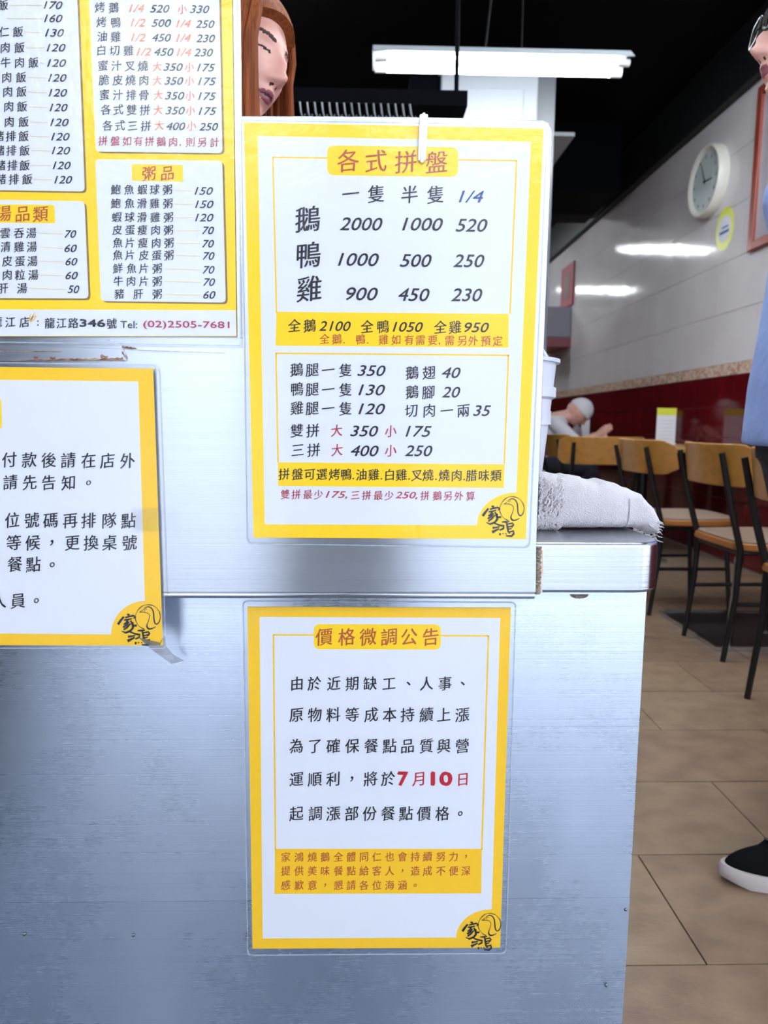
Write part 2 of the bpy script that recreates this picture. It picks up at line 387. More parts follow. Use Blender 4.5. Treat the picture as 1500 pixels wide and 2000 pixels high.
def rows(poster, Y, specs):
    """each spec: (text, [x centres] or (x first, x last), y first, y last, size, material) or ('#', text, xl, xr, y, h, material[, thin])"""
    for s in specs:
        g = G()
        if s[0] == '#':
            latin(g, s[1], s[2], s[3], s[4], s[5], Y, thin=0.0, bold=(s[7] if len(s) > 7 else .006), shear=(s[8] if len(s) > 8 else .28)); m = s[6]
        else:
            t, xs, ya, yb, sz, m = s[:6]; n = len(t)
            if len(xs) == 2 and n != 2: xs = [xs[0] + (xs[1] - xs[0]) * i / (n - 1) for i in range(n)]
            for i, ch in enumerate(t):
                if ch == ' ': continue
                cjk(g, ch, xs[i], ya + (yb - ya) * (i / max(1, n - 1)), sz, Y)
        g.build('printed_text', m, poster)
def rpoly(x0, y0, x1, y1, r, skew=(0, 0), n=5):
    """rounded rectangle in pixels; skew=(dx per dy, dy per dx)"""
    o = []
    for cx, cy, a0 in ((x1-r, y0+r, -90), (x1-r, y1-r, 0), (x0+r, y1-r, 90), (x0+r, y0+r, 180)):
        for i in range(n+1):
            a = math.radians(a0 + 90*i/n); X = cx + r*math.cos(a); Yy = cy + r*math.sin(a)
            o.append((X + skew[0]*(Yy - y0), Yy + skew[1]*(X - x0)))
    return o
def stroke(g, pts, wd, Y, mi=0):
    """flat brush line through pixel points with widths wd (pixels)"""
    n = len(pts); P = [Vector(p) for p in pts]; ws = wd if isinstance(wd, (list, tuple)) else [wd]*n; L = []; Rr = []
    for i in range(n):
        t = (P[min(i+1, n-1)] - P[max(i-1, 0)]).normalized(); nn = Vector((-t.y, t.x)) * ws[i] / 2
        L.append(P[i] + nn); Rr.append(P[i] - nn)
    v = [at(p.x, p.y, Y) for p in L + Rr]; g.add(v, [(i, i+1, n+i+1, n+i) for i in range(n-1)], mi)
def cat_rom(pts, k=6):
    o = []; n = len(pts)
    for i in range(n - 1):
        p = [Vector(pts[max(0, min(n-1, i+d))]) for d in (-1, 0, 1, 2)]
        for s in range(k):
            t = s / k; o.append(tuple(.5*((2*p[1]) + (p[2]-p[0])*t + (2*p[0]-5*p[1]+4*p[2]-p[3])*t*t + (3*p[1]-p[0]-3*p[2]+p[3])*t**3)))
    o.append(tuple(pts[-1])); return o
def logo(parent, ox, oy, sc_, Y):
    """goose emblem and brushed shop name; design units are the 1500 px close-up of the main menu"""
    T = lambda x, y: (ox + x * sc_, oy + y * sc_)
    g = G()
    circ = [T(852 + 252*math.cos(math.radians(a)), 460 - 248*math.sin(math.radians(a))) for a in range(-22, 262, 8)]
    circ = [T(*p) for p in cat_rom([(1110, 440), (1090, 360), (1020, 270), (930, 225), (850, 215), (770, 230), (690, 285), (630, 370), (600, 470), (620, 570), (680, 655), (750, 700), (785, 712)])]
    stroke(g, circ, [(.9 + .3*math.sin(i*.4)) * 15 * sc_ for i in range(len(circ))], Y)
    neck = [T(*p) for p in cat_rom([(775, 310), (810, 275), (870, 258), (930, 290), (968, 360), (978, 460), (985, 540), (1005, 595), (1040, 612), (1085, 570), (1108, 500), (1112, 440)])]
    stroke(g, neck, [(13 + 14*max(0, math.sin(i/len(neck)*math.pi))) * sc_ for i in range(len(neck))], Y)
    brst = [T(*p) for p in cat_rom([(685, 372), (760, 370), (830, 380), (880, 415), (888, 470), (868, 550), (840, 620), (840, 670), (880, 710), (950, 700), (1015, 665)])]
    nb = len(brst); stroke(g, brst, [(12 + 24*math.exp(-((i/nb-.75)/.15)**2)) * sc_ for i in range(nb)], Y)
    stroke(g, [T(685, 372), T(730, 340), T(778, 312)], 9*sc_, Y); stroke(g, [T(700, 352), T(760, 350)], 6*sc_, Y)
    stroke(g, [T(790, 315), T(797, 345), T(785, 372)], 7*sc_, Y)
    g.prism([at(*T(822 + 13*math.cos(a), 306 + 11*math.sin(a)), Y) for a in [2*math.pi*k/10 for k in range(10)]], (0, .00002, 0))
    g.build('goose_emblem', M_black, parent)
    g = G()
    S = lambda pts, ws: stroke(g, [T(*p) for p in pts], [q*1.22*sc_ for q in ws], Y)
    S([(430, 410), (480, 430)], [28, 40]); S([(365, 460), (300, 540), (245, 620)], [30, 40, 44])
    S([(395, 480), (480, 455), (560, 440), (600, 470), (560, 500)], [26, 30, 34, 38, 16])
    S([(370, 530), (450, 520), (530, 500)], [30, 26, 22]); S([(450, 520), (410, 590), (360, 620)], [28, 30, 24])
    S([(470, 560), (430, 620), (350, 680)], [24, 34, 32]); S([(500, 600), (430, 680), (360, 730)], [26, 34, 28])
    S([(500, 540), (545, 610), (550, 690), (500, 750), (400, 790), (320, 755)], [26, 36, 38, 38, 34, 14])
    S([(560, 575), (520, 620)], [24, 34]); S([(530, 650), (630, 640)], [32, 36])
    S([(450, 870), (530, 860), (600, 845)], [40, 28, 20]); S([(440, 960), (510, 925), (590, 885)], [52, 36, 24])
    S([(490, 770), (590, 810), (690, 830), (680, 880), (600, 920)], [22, 30, 38, 36, 22])
    S([(645, 745), (720, 745), (800, 735)], [18, 34, 20]); S([(745, 760), (765, 860), (780, 960)], [26, 38, 30])
    S([(760, 790), (870, 770), (890, 800), (850, 860)], [20, 28, 34, 26]); S([(770, 850), (860, 830)], [20, 24]); S([(770, 900), (850, 880)], [20, 22])
    S([(790, 955), (890, 935), (895, 990), (850, 1040), (730, 1035)], [22, 34, 38, 38, 22])
    S([(590, 1000), (625, 1000)], [44, 40]); S([(655, 985), (680, 995)], [18, 20]); S([(720, 985), (745, 1000)], [18, 20]); S([(780, 975), (820, 975)], [18, 22])
    g.build('brushed_name', M_black, parent)
# main menu ----------------------------------------------------------------
def poster(name, label): return thing(name, label, 'poster')
pm = poster('platter_menu', 'large laminated yellow-bordered platter price menu held by a white clip')
Y0 = YS - .0006
Yp = YS - .0011
def pp(parent, pts, Y, m, name, th=.0003): return ipoly(pts, Y, th, name, m, parent)
pp(pm, [(476, 239), (1062, 251), (1027, 1053), (495, 1050)], Yp, M_yel, 'paper', .0006)
def lobe(cx_l, y_b, x_r, y_t, n=12):
    """corner bite of the white field: quarter ellipse from (cx_l, y_b) up to (x_r, y_t)"""
    return [(x_r - (x_r - cx_l)*math.cos(math.radians(90*i/n)), y_b - (y_b - y_t)*math.sin(math.radians(90*i/n))) for i in range(n+1)]
pp(pm, [(503.5, 265.5), (1037, 277), (1008.5, 962)] + lobe(931.5, 1026, 1008, 962)[::-1] + [(517, 1024)], Yp - .0001, M_paper, 'white_field', .0001)
Yl = Yp - .0002
def line(parent, a, b, wpx, m=M_yel, Y=None, name='printed_line'):
    g = G(); stroke(g, [a, b], wpx, Y or Yl); g.build(name, m, parent)
for a, b in (((533, 307), (1010, 314)), ((533, 306), (540, 611)), ((1009, 313), (996, 613)), ((539, 690), (994, 694)), ((539, 689), (543, 903)), ((993, 693), (985, 906))):
    line(pm, a, b, 3.1, M_yel2)
pp(pm, rpoly(639, 284, 895, 342, 13, (.0, .014)), Yl - .00005, M_yel, 'title_tag', .0001)
pp(pm, [(540, 609), (994, 613), (993, 679), (538, 675)], Yl, M_yel, 'price_band', .0001)
pp(pm, [(543, 903), (986, 907), (984, 953), (543, 949)], Yl, M_yel, 'note_band', .0001)
Yt = Yl - .0002
K = M_black
rows(pm, Yt, [
 ('各式拼盤', [680, 734, 793, 853], 314, 317, 47, M_brown),
 ('一隻', [685, 735], 378.5, 378.5, 37, K), ('半隻', [800, 851], 380, 380, 37, K), ('#', '1/4', 896, 945, 384, 23, M_blue),
 ('鵝', [601], 428, 428, 54, K), ('#', '2000', 663.5, 747, 437.5, 25, K), ('#', '1000', 785.5, 865, 438, 25, K), ('#', '520', 890, 952, 440, 25, K),
 ('鴨', [602], 498, 498, 54, K), ('#', '1000', 660, 740, 507, 25, K), ('#', '500', 781, 843, 509, 25, K), ('#', '250', 885, 946, 509.5, 25, K),
 ('雞', [604], 564, 564, 54, K), ('#', '900', 676, 738, 574, 25, K), ('#', '450', 778, 839, 575.6, 25, K), ('#', '230', 881, 942, 576, 25, K),
 ('全鵝', [575, 605], 636, 636, 27, K), ('#', '2100', 623, 685, 637, 19, K), ('全鴨', [717, 748], 638, 638, 27, K), ('#', '1050', 767, 826, 638.5, 19, K),
 ('全雞', [860, 889], 639, 639, 27, K), ('#', '950', 907, 955, 639.5, 19, K),
 ('全鵝.鴨.雞如有需要,需另外預定', [634, 658, 672, 704, 718, 749, 773.6, 799, 821, 845, 858, 878, 903, 924, 948.6, 972], 662, 666, 21, M_brown),
 ('鵝腿一隻', [579.5, 610, 641, 675], 722, 723, 28, K), ('#', '350', 698, 753, 724, 21, K), ('鵝翅', [805, 838], 728, 728, 28, K), ('#', '40', 863, 899.5, 728, 21, K),
 ('鴨腿一隻', [580, 610, 641, 675], 760, 761, 28, K), ('#', '130', 700, 752, 761.6, 21, K), ('鵝腳', [805, 837], 765.5, 766, 28, K), ('#', '20', 863, 899, 766, 21, K),
 ('雞腿一隻', [580, 610, 641, 675], 797, 798, 28, K), ('#', '120', 700, 752, 798.7, 21, K), ('切肉一兩', [803.5, 838.5, 872.6, 905], 802, 802, 28, K), ('#', '35', 924, 959, 802, 21, K),
 ('雙拼', [580, 611], 841, 841, 28, K), ('大', [657.6], 841, 841, 25, M_dred), ('#', '350', 684, 738.6, 842, 21, K), ('小', [763], 842, 842, 25, M_dred), ('#', '175', 792, 843, 842.6, 21, K),
 ('三拼', [581.6, 612.8], 879, 879, 28, K), ('大', [658.4], 879, 879, 25, M_dred), ('#', '400', 685, 739.5, 880.6, 21, K), ('小', [763], 880, 880, 25, M_dred), ('#', '250', 790.7, 844.5, 880.6, 21, K),
 ('拼盤可選烤鴨.油雞.白雞.叉燒.燒肉.腊味類', [555, 581, 605, 628.5, 653, 676, 690, 706, 730, 745, 761, 784, 799, 814, 836, 851.5, 867.5, 892, 906.5, 921, 945, 968.5], 926, 929, 24, K),
 ('雙拼最少', [557, 578.6, 601, 622], 965.5, 966, 19.5, M_dred), ('#', '175,', 636, 678, 967, 15, M_dred), ('三拼最少', [694, 716, 738.6, 760], 967, 968, 19.5, M_dred), ('#', '250,', 772, 815, 968, 15, M_dred),
 ('拼鵝另外算', [830, 854, 875, 896, 919], 968, 969, 19.5, M_dred),
])
logo(pm, 920, 950, .0933, Yt)
def laminate(parent, pts, Y, yb=None):
    """thin clear pouch: film in front of the print plus its visible sealed rim"""
    ipoly(pts, Y, .00012, 'laminate_film', M_film, parent)
    c = (sum(p[0] for p in pts)/len(pts), sum(p[1] for p in pts)/len(pts)); g = G(); n = len(pts)
    sm = [(p[0] + (c[0]-p[0])*3.0/max(1, math.hypot(c[0]-p[0], c[1]-p[1])), p[1] + (c[1]-p[1])*3.0/max(1, math.hypot(c[0]-p[0], c[1]-p[1]))) for p in pts]
    g.add([at(x, y, Y - .0001) for x, y in pts] + [at(x, y, Y - .0001) for x, y in sm], [(i, (i+1) % n, n+(i+1) % n, n+i) for i in range(n)])
    g.build('laminate_rim', M_edge, parent)
def quad_round(TL, TR, BR, BL, r, n=4):
    P = [Vector(p) for p in (TL, TR, BR, BL)]; o = []
    for i in range(4):
        p = P[i]; a = (P[i-1] - p).normalized()*r; b = (P[(i+1) % 4] - p).normalized()*r
        for k in range(n+1):
            t = k/n; o.append(tuple((p+a)*(1-t)**2 + p*2*t*(1-t) + (p+b)*t*t))
    return o
laminate(pm, quad_round((470, 230), (1072, 240), (1036, 1071), (481, 1063), 12), Yt - .0004)
# lower notice -------------------------------------------------------------
Yn = .7796
pn = poster('price_change_notice', 'laminated price change notice with yellow border on the lower counter front')
pp(pn, [(483, 1185), (998, 1187), (977, 1851), (493, 1853)], Yn - .0006, M_yel2, 'paper', .0006)
pp(pn, [(507, 1205), (977, 1207), (960.5, 1776)] + lobe(891, 1831, 960, 1776)[::-1] + [(513, 1833)], Yn - .0007, M_paper, 'white_field', .0001)
Yl = Yn - .0008
for a, b in (((534, 1240), (955, 1242)), ((534, 1239), (538, 1660)), ((954, 1241), (941, 1660))): line(pn, a, b, 3.2, M_yel2, Yl)
pp(pn, rpoly(613, 1219, 861, 1268, 11, (0, .003)), Yl - .00005, M_yel, 'title_tag', .0001)
pp(pn, [(537, 1658), (941, 1658), (940, 1745), (536, 1746)], Yl, M_yel2, 'note_band', .0001)
Yt = Yl - .0002
xa = [580, 614, 652, 688, 723, 760, 798, 833, 869, 904]; xb = [579, 615, 651, 688, 725, 761, 796, 833, 867, 903]
xs = [558, 584, 610, 635, 661, 686, 711, 736, 761, 786, 811, 835, 861, 886, 910]
rows(pn, Yt, [
 ('價格微調公告', [633, 677, 719, 760, 799, 841], 1244, 1244, 36, M_brown),
 ('由於近期缺工、人事、', xa, 1335, 1335, 29, K), ('原物料等成本持續上漲', xb, 1396, 1396, 30, K), ('為了確保餐點品質與營', xb, 1457, 1457, 30, K),
 ('運順利，將於', [579, 615, 651, 687, 724, 758], 1522, 1521, 30, K), ('#', '7', 778, 796, 1521, 25, M_red, .03, 0), ('月', [819], 1521, 1521, 30, M_red), ('#', '10', 843, 882, 1521, 25, M_red, .03, 0), ('日', [904], 1522, 1522, 28, M_red),
 ('起調漲部份餐點價格。', [579, 616, 651, 687, 722, 758, 793, 828, 864, 899], 1589, 1589, 30, K),
 ('家鴻燒鵝全體同仁也會持續努力，', xs, 1674, 1673, 20, M_brown), ('提供美味餐點給客人，造成不便深', xs, 1701, 1701, 20, M_brown), ('感歉意，懇請各位海涵。', xs[:11], 1729, 1729, 20, M_brown)])
logo(pn, 882, 1765.5, .0865, Yt)
laminate(pn, quad_round((473, 1173), (1009, 1176), (989, 1863), (483, 1867), 10), Yt - .0004)
# left menu board ------------------------------------------------------------
Yb = YS - .002
pb_ = poster('main_menu_board', 'big yellow menu board with white price panels, cut by the left picture edge')
pp(pb_, [(-90, -110), (452, -110), (462, 657), (-90, 657)], Yb - .0008, M_yel, 'board_sheet', .0008)
pp(pb_, [(-89, 604), (460.6, 606), (461.4, 656), (-89, 656)], Yb - .0009, M_paper, 'address_band', .0001)
def panel(parent, pts, sh, Y):
    pp(parent, [(x + sh, y + sh*.8) for x, y in pts], Y - .0009, M_shadow, 'panel_drop_shadow', .0001)  # drop shadow printed behind the panel, offset right and down
    pp(parent, pts, Y - .00105, M_paper, 'price_panel', .0001)
def q(TL, TR, BR, BL): return quad_round(TL, TR, BR, BL, 9)
panel(pb_, q((-85, -105), (147, -105), (165.5, 374), (-85, 370)), 4, Yb)
panel(pb_, q((-85, 389), (165, 393), (173, 583), (-85, 582)), 4, Yb)
panel(pb_, q((170, -105), (426, -105), (434.5, 299), (187, 296)), 4, Yb)
panel(pb_, q((186, 311), (434, 314), (441, 591), (197, 588)), 4, Yb)
Yl = Yb - .0012
pp(pb_, quad_round((257, 320), (357, 322), (358, 355), (258, 353), 3), Yl, M_yel, 'section_tag', .0001)
pp(pb_, quad_round((-60, 399), (106, 400), (108, 436), (-60, 434), 5), Yl, M_yel, 'section_tag', .0001)
Yt = Yl - .0002
O = M_orange; D = M_dash; L = []
for xs_, t, y, n, xl, xr, yn in [
 ([6], '飯', 10, '170', 85, 122, 10), ([], '', 36, '160', 86, 122, 36), ([8, 35], '仁飯', 62, '130', 88, 125, 64), ([10, 38], '肉飯', 93, '120', 91, 128, 93),
 ([11, 38, 65], '牛肉飯', 122, '120', 92, 129, 123), ([13, 41], '肉飯', 151, '120', 94, 130, 152), ([15, 42], '肉飯', 179, '120', 95, 131, 181), ([17, 43], '肉飯', 208, '120', 97, 132, 210),
 ([18, 46], '肉飯', 238, '120', 98, 134, 239), ([-2, 21, 46], '豬排飯', 266, '120', 100, 136, 267), ([-1, 22, 48], '豬排飯', 294, '120', 101, 137, 294), ([1, 24, 48], '豬排飯', 323, '120', 103, 138, 323), ([2, 27, 53], '豬排飯', 350, '120', 106, 141, 351),
 ([10, 37, 61], '雲吞湯', 455, '70', 126, 149, 457), ([11, 37, 62], '清雞湯', 482, '60', 126, 150, 485), ([14, 39, 63], '皮蛋湯', 510, '60', 128, 151, 511), ([14, 39, 65], '肉粒湯', 537, '60', 128, 152, 538), ([6, 43], '肝湯', 563, '50', 132, 155, 565)]:
    if t: L.append((t, xs_, y, y, 22, K))
    L.append(('#', n, xl, xr, yn, 15, K))
    line(pb_, ((xs_[-1] if xs_ else 0) + 13, y), (xl - 4, yn), 1.2, D, Yt)
for t, xs_, y in [('烤鵝', [195, 222], 14), ('烤鴨', [198, 226], 43), ('油雞', [200, 226], 71), ('白切雞', [198, 224, 251], 98), ('蜜汁叉燒', [201, 227, 254, 279], 128), ('脆皮燒肉', [203, 230, 255, 281], 156),
                  ('蜜汁排骨', [204, 230, 256, 281], 185), ('各式雙拼', [207, 231, 257, 283], 214), ('各式三拼', [210, 234, 259, 285], 245)]: L.append((t, xs_, y, y + .8, 22, K))
for n, xl, xr, y, m in [('1/4', 252, 282, 16, O), ('520', 293, 331, 17, K), ('330', 371, 409, 18, K), ('1/2', 255, 284, 44, O), ('500', 296, 334, 45, K), ('1/4', 344, 373, 46, O), ('250', 382, 419, 47, K),
  ('1/2', 256, 284, 73, O), ('450', 297, 334, 73.5, K), ('1/4', 344, 373, 74, O), ('230', 383, 420, 75, K), ('1/2', 267, 295, 101, O), ('450', 301, 339, 101.5, K), ('1/4', 345, 374, 102, O), ('230', 379, 416, 102.5, K),
  ('350', 319, 357, 131, K), ('175', 385, 420, 132, K), ('350', 321, 358, 158, K), ('175', 387, 422, 159, K), ('350', 322, 360, 187, K), ('175', 387, 422, 188, K), ('350', 323, 361, 216, K), ('175', 388, 423, 217, K), ('400', 325, 362, 246.5, K), ('250', 389, 426, 247.5, K)]:
    L.append(('#', n, xl, xr, y, 15, m))
for y, xd, xx in [(18, 0, 356), (131, 307, 370), (158, 307, 370), (187, 309, 371), (216, 309, 372), (246, 311, 374)]:
    if xd: L.append(('大', [xd], y - 1, y, 20, O))
    L.append(('小', [xx], y, y, 20, O))
L.append(('拼盤如有拼鵝肉,則另計', [201, 225, 248, 270, 292, 315, 338, 352, 372, 395, 419], 275, 278, 20, M_dred))
L += [('粥品', [291, 327], 339, 338, 30, M_brown), ('湯品類', [7, 44, 79], 417, 418, 33, M_brown)]
for t, xs_, y, n, xl, xr, yn in [('鮑魚蝦球粥', [226, 252, 278, 302, 327], 370, '150', 380, 416, 373), ('鮑魚滑雞粥', [226, 253, 277, 302, 328], 397, '150', 381, 417, 399), ('蝦球滑雞粥', [228, 253, 277, 303, 329], 424, '120', 381, 417, 425),
  ('皮蛋瘦肉粥', [229, 254, 278, 304, 329], 449, '70', 395, 418, 450), ('魚片瘦肉粥', [230, 254, 279, 305, 330], 474, '70', 395, 418, 476), ('魚片皮蛋粥', [230, 254, 281, 306, 330], 498, '70', 396, 419, 500),
  ('鮮魚片粥', [230, 257, 281, 307], 524, '70', 396, 419, 527), ('牛肉片粥', [231, 256, 281, 307], 549, '70', 397, 420, 551), ('豬肝粥', [233, 270, 307], 574, '60', 397, 421, 576)]:
    L.append((t, xs_, y, y + .5, 21, K)); L.append(('#', n, xl, xr, yn, 15, K)); line(pb_, (xs_[-1] + 14, y + 1), (xl - 4, yn), 1.2, D, Yt)
L += [('龍江店', [-6, 20, 48], 629, 629, 22, K), (':', [74], 631, 631, 22, K), ('龍江路', [97, 120, 143], 631, 631, 22, K), ('#', '346', 156, 205, 631, 14, K, .02, 0), ('號', [218], 632, 632, 22, K),
      ('#', 'Tel:', 235, 268, 634, 14, K, 0, 0), ('#', '(02)2505-7681', 280, 448, 635.5, 17, M_dred, -.004, 0)]
rows(pb_, Yt, L)
g = G(); stroke(g, cat_rom([(58, 614), (60, 628), (70, 618), (64, 618), (60, 626), (68, 610)]), 1.6, Yt); g.build('marker_scribble', M_yel2, pb_)
laminate(pb_, quad_round((-92, -112), (462, -112), (471, 676), (-92, 668), 4), Yt - .0004)
# lower-left notice --------------------------------------------------------------
pl_ = poster('queue_notice', 'laminated payment and queue notice overhanging the lip, lower left, corner taped')
Yq = YS - .006
pp(pl_, [(-60, 716), (299, 720), (318, 1261), (-60, 1260)], Yq, M_yel2, 'paper', .0006)
pp(pl_, [(-60, 716), (298.5, 720), (317.5, 1260.5), (-60, 1259.5)], Yq + .0006, M_paper, 'backing', .0003)
pp(pl_, [(-59, 741), (270, 745), (283, 1175)] + lobe(217, 1239, 283, 1174)[::-1] + [(-59, 1237)], Yq - .0001, M_paper, 'white_field', .0001)
pp(pl_, quad_round((-50, 776), (2, 777), (4, 838), (-50, 838), 8), Yq - .0003, M_yel, 'title_tag', .0001)
Yt = Yq - .0004; N = M_black
rows(pl_, Yt, [
 ('付款後請在店外', [18, 57, 95, 133, 173, 210, 249], 898, 900, 32, N), ('請先告知。', [20, 58, 95, 134, 173], 942, 943, 31, N),
 ('位號碼再排隊點', [24, 62, 99, 137, 173, 213, 251], 1016, 1017, 32, N), ('等候，更換桌號', [27, 64, 101, 141, 178, 214, 253], 1060, 1060, 32, N),
 ('餐點。', [29, 65, 102], 1102, 1103, 32, N), ('人員。', [-2, 35, 71], 1174, 1173, 32, N)])
logo(pl_, 207, 1160.5, .0955, Yt)
laminate(pl_, quad_round((-62, 706), (305, 712), (325, 1268), (-62, 1267), 8), Yt - .0004)
# tapes on the queue notice
tp = tag(ipoly([(257, 993), (340, 990), (346, 1002), (350, 1035), (262, 1041)], Yt - .0008, .0001, 'clear_tape', M_tape, None), 'short clear tape holding the right edge of the queue notice', 'tape')
g = G(); vs = [(270, 1245, 0), (300, 1272, .002), (335, 1297, .012), (360, 1290, .0405), (338, 1278, .034), (325, 1262, .012), (322, 1240, .002), (312, 1255, -.001), (318, 1280, .010), (340, 1291, .03)]
V_ = [at(x, y, Yt - .0006 + d * (.0345 / .0405)) for x, y, d in vs]
g.add(V_, [(0, 1, 7), (1, 8, 7), (1, 2, 8), (2, 9, 8), (2, 3, 9), (3, 4, 9), (4, 8, 9), (4, 5, 8), (5, 7, 8), (5, 6, 7)])
tag(g.build('crumpled_tape', M_tape2, None), 'crumpled grey clear tape at the bottom corner of the queue notice', 'tape')
# white clip -------------------------------------------------------------------
cl = thing('plastic_clip', 'ribbed white plastic clip hooked over the top of the platter menu', 'clip')
def clip_prof(px, Yf, dz0, dz1, wid):
    top = at(px, 221, YS).z; bot = at(px - 3, 318, YS - .004).z
    for dx in (-5.2, 0, 5.2):
        a = at(px + dx, 225 - (3 if dx == 0 else 0), YS - .0045); b = at(px - 4 + dx, 313 if dx else 318, YS - .0045)
        G().tube([a + Vector((0, .009, -.02)), a + Vector((0, .0095, -.002)), a + Vector((0, .005, .0012)), a + Vector((0, .001, 0)), a.lerp(b, .1), a.lerp(b, .5), b], [.0016]*6 + [.0013], 10).build('rib', M_plastic, cl, True)
    a = at(px, 226, YS - .004); b = at(px - 4, 314, YS - .004)
    G().prism([at(px-7, 226, YS-.0045), at(px+7, 226, YS-.0045), at(px+3.5, 312, YS-.0045), at(px-3, 318, YS-.0045), at(px-11, 312, YS-.0045)], (0, .0015, 0)).build('clip_plate', M_plastic, cl, bevel=.0004)
clip_prof(828, 0, 0, 0, 0)
# ------------------------------------------------------------------ things on the counter
bk = thing('white_bucket', 'white plastic bucket with handle standing behind the steel sheet', 'bucket', (at(1090, 706, 1.03).x - .096, 1.03, ZT))
zr = at(1090, 706, 1.03).z - ZT; rb = .096
prof = [(.001, 0), (rb*.74, 0), (rb*.94, zr-.012), (rb*.94, zr-.005), (rb, zr-.005), (rb, zr), (rb*.9, zr), (rb*.7, .004), (.001, .004)]
G().lathe(prof, (0, 0, 0), 40).build('pail', M_bucket, bk, True)
G().tube([(rb*.97*math.cos(a), .03, zr - .02 + .075*math.sin(a)) for a in [math.pi*k/16 for k in range(17)]], .0035, 8).build('handle', M_bucket, bk, True)
for z in (zr - .055, zr - .09): G().lathe([(rb*.90, z), (rb*.955 - (.06*rb if z < zr - .08 else 0), z + .003), (rb*.955 - (.06*rb if z < zr - .08 else 0), z + .016), (rb*.90, z + .019)], (0, 0, 0), 40).build('rim_band', M_bucket, bk, True)
# towel: folded layers with a soft top
def towel():
    root = thing('folded_towel', 'folded white terry towel with frayed end resting on the counter top', 'towel')
    n, mx = 46, 18; g = G(); rings = []
    x0 = .205; x1 = at(1286, 1000, .84).x
    for i in range(n + 1):
        t = i / n; x = x0 + (x1 - x0) * t
        h = .066 * (1 - .18*t) * (1 - .48 * max(0, (t - .55) / .45) ** 1.7) + .002*math.sin(9*t) + .0012*math.sin(23*t)
        dz = -.008 * max(0, (t - .84) / .16) ** 1.5
        yf = .832 - .004*math.sin(5*t); yb = .925; ring = []
        for k in range(mx):
            a = 2*math.pi*k/mx; c, s = math.cos(a), math.sin(a)
            cx = abs(c)**.5 * (1 if c > 0 else -1); cs = abs(s)**.7 * (1 if s > 0 else -1)
            ring.append((x + .0015*math.sin(k*3.1+i*.7), (yf+yb)/2 + cx*(yb-yf)/2, ZT + .002 + dz + h/2 + cs*h/2 + .0007*math.sin(i*1.3 + k)))
        rings.append(ring)
    g.loft(rings); g.build('cloth', M_towel, root, True)
    g = G()
    for i in range(150):     # frayed end threads
        y = .834 + .085*random.random(); z = ZT - .012 + .026*random.random(); L_ = random.uniform(.003, .007)
        g.tube([(x1 - .001, y, z), (x1 + L_*.6, y + random.uniform(-.002, .002), z + random.uniform(-.002, .002)), (x1 + L_, y + random.uniform(-.003, .003), z - .002)], [.0006, .0005, .0002], 4)
    stuff(g.build('frayed_threads', M_towel, root))
    g = G()
    for i in range(900):     # terry loops on the near left end
        t = random.random()*.2; x = x0 + (x1-x0)*t; a = random.uniform(math.pi*.55, math.pi*1.4)
        h = .066*(1-.18*t); c, s = math.cos(a), math.sin(a); cx = -abs(c)**.5; cs = abs(s)**.7*(1 if s > 0 else -1)
        y = .878 + cx*.048; z = ZT + .001 + h/2 + cs*h/2
        if z < ZT + .002: continue
        g.tube([(x, y, z), (x + random.uniform(-.002, .002), y - .0022, z + .001), (x + random.uniform(-.002, .002), y - .001, z - .0025)], [.0008, .0010, .0006], 4)
    stuff(g.build('terry_loops', M_terry, root))
    g = G(); xsm = x0 + (x1-x0)*.745; pts = []
    for k in range(8, 15):
        r = rings[int(.745*n)][k % mx]; pts.append((xsm, r[1] - .0008, r[2] + .0006))
    g.tube(pts, .0005, 5); g.build('hem_stitching', M_stitch, root, True)
    for kk, dx in ((0, 0),):
        pass
towel()
# ------------------------------------------------------------------ ceiling lamp and upper fittings
def lamp(loc, L_, label, group='fluorescent lamps inside'):
    r = thing('fluorescent_lamp', label, 'lamp', loc, 0)
    h = L_/2
    g = G(); g.prism([(-h, -.10, 0), (-h, -.035, .055), (-h, .035, .055), (-h, .10, 0), (-h, .09, 0), (-h, .03, .048), (-h, -.03, .048), (-h, -.09, 0)], (L_, 0, 0)); g.build('reflector_housing', M_reflector, r)
    for s in (-1, 1):
        G().tube([(-h+.07, s*.055, -.012), (h-.07, s*.055, -.012)], .014, 14).build('tube', M_tube, r, True)
        for e in (-1, 1): G().tube([(e*(h-.07), s*.055, -.012), (e*(h-.012), s*.055, -.012)], .017, 12).build('socket', M_plastic, r, True)
    G().tube([(-.08, 0, .05), (-.05, 0, .35), (.02, 0, ZC - loc[2] + .0)], .006, 6).build('cord', M_iron, r)
    G().tube([(.10, 0, .05), (.10, 0, ZC - loc[2])], .004, 6).build('hanger', M_iron, r)
    return r
pA = at(728, 120, 3.7); pB = at(1226, 128, 3.7); pc = (pA + pB) / 2
l0 = lamp((pc.x, 3.7, pc.z), (pB - pA).length, 'twin-tube fluorescent lamp hanging from the black ceiling')
for y, lb in ((8.3, 'twin-tube lamp deep in the room, hidden behind the platter menu'), (9.7, 'second twin-tube lamp deep in the room behind the menu'), (12.6, 'farthest twin-tube lamp near the back wall')):
    dup(l0, (.75, y, 3.22), None, lb)
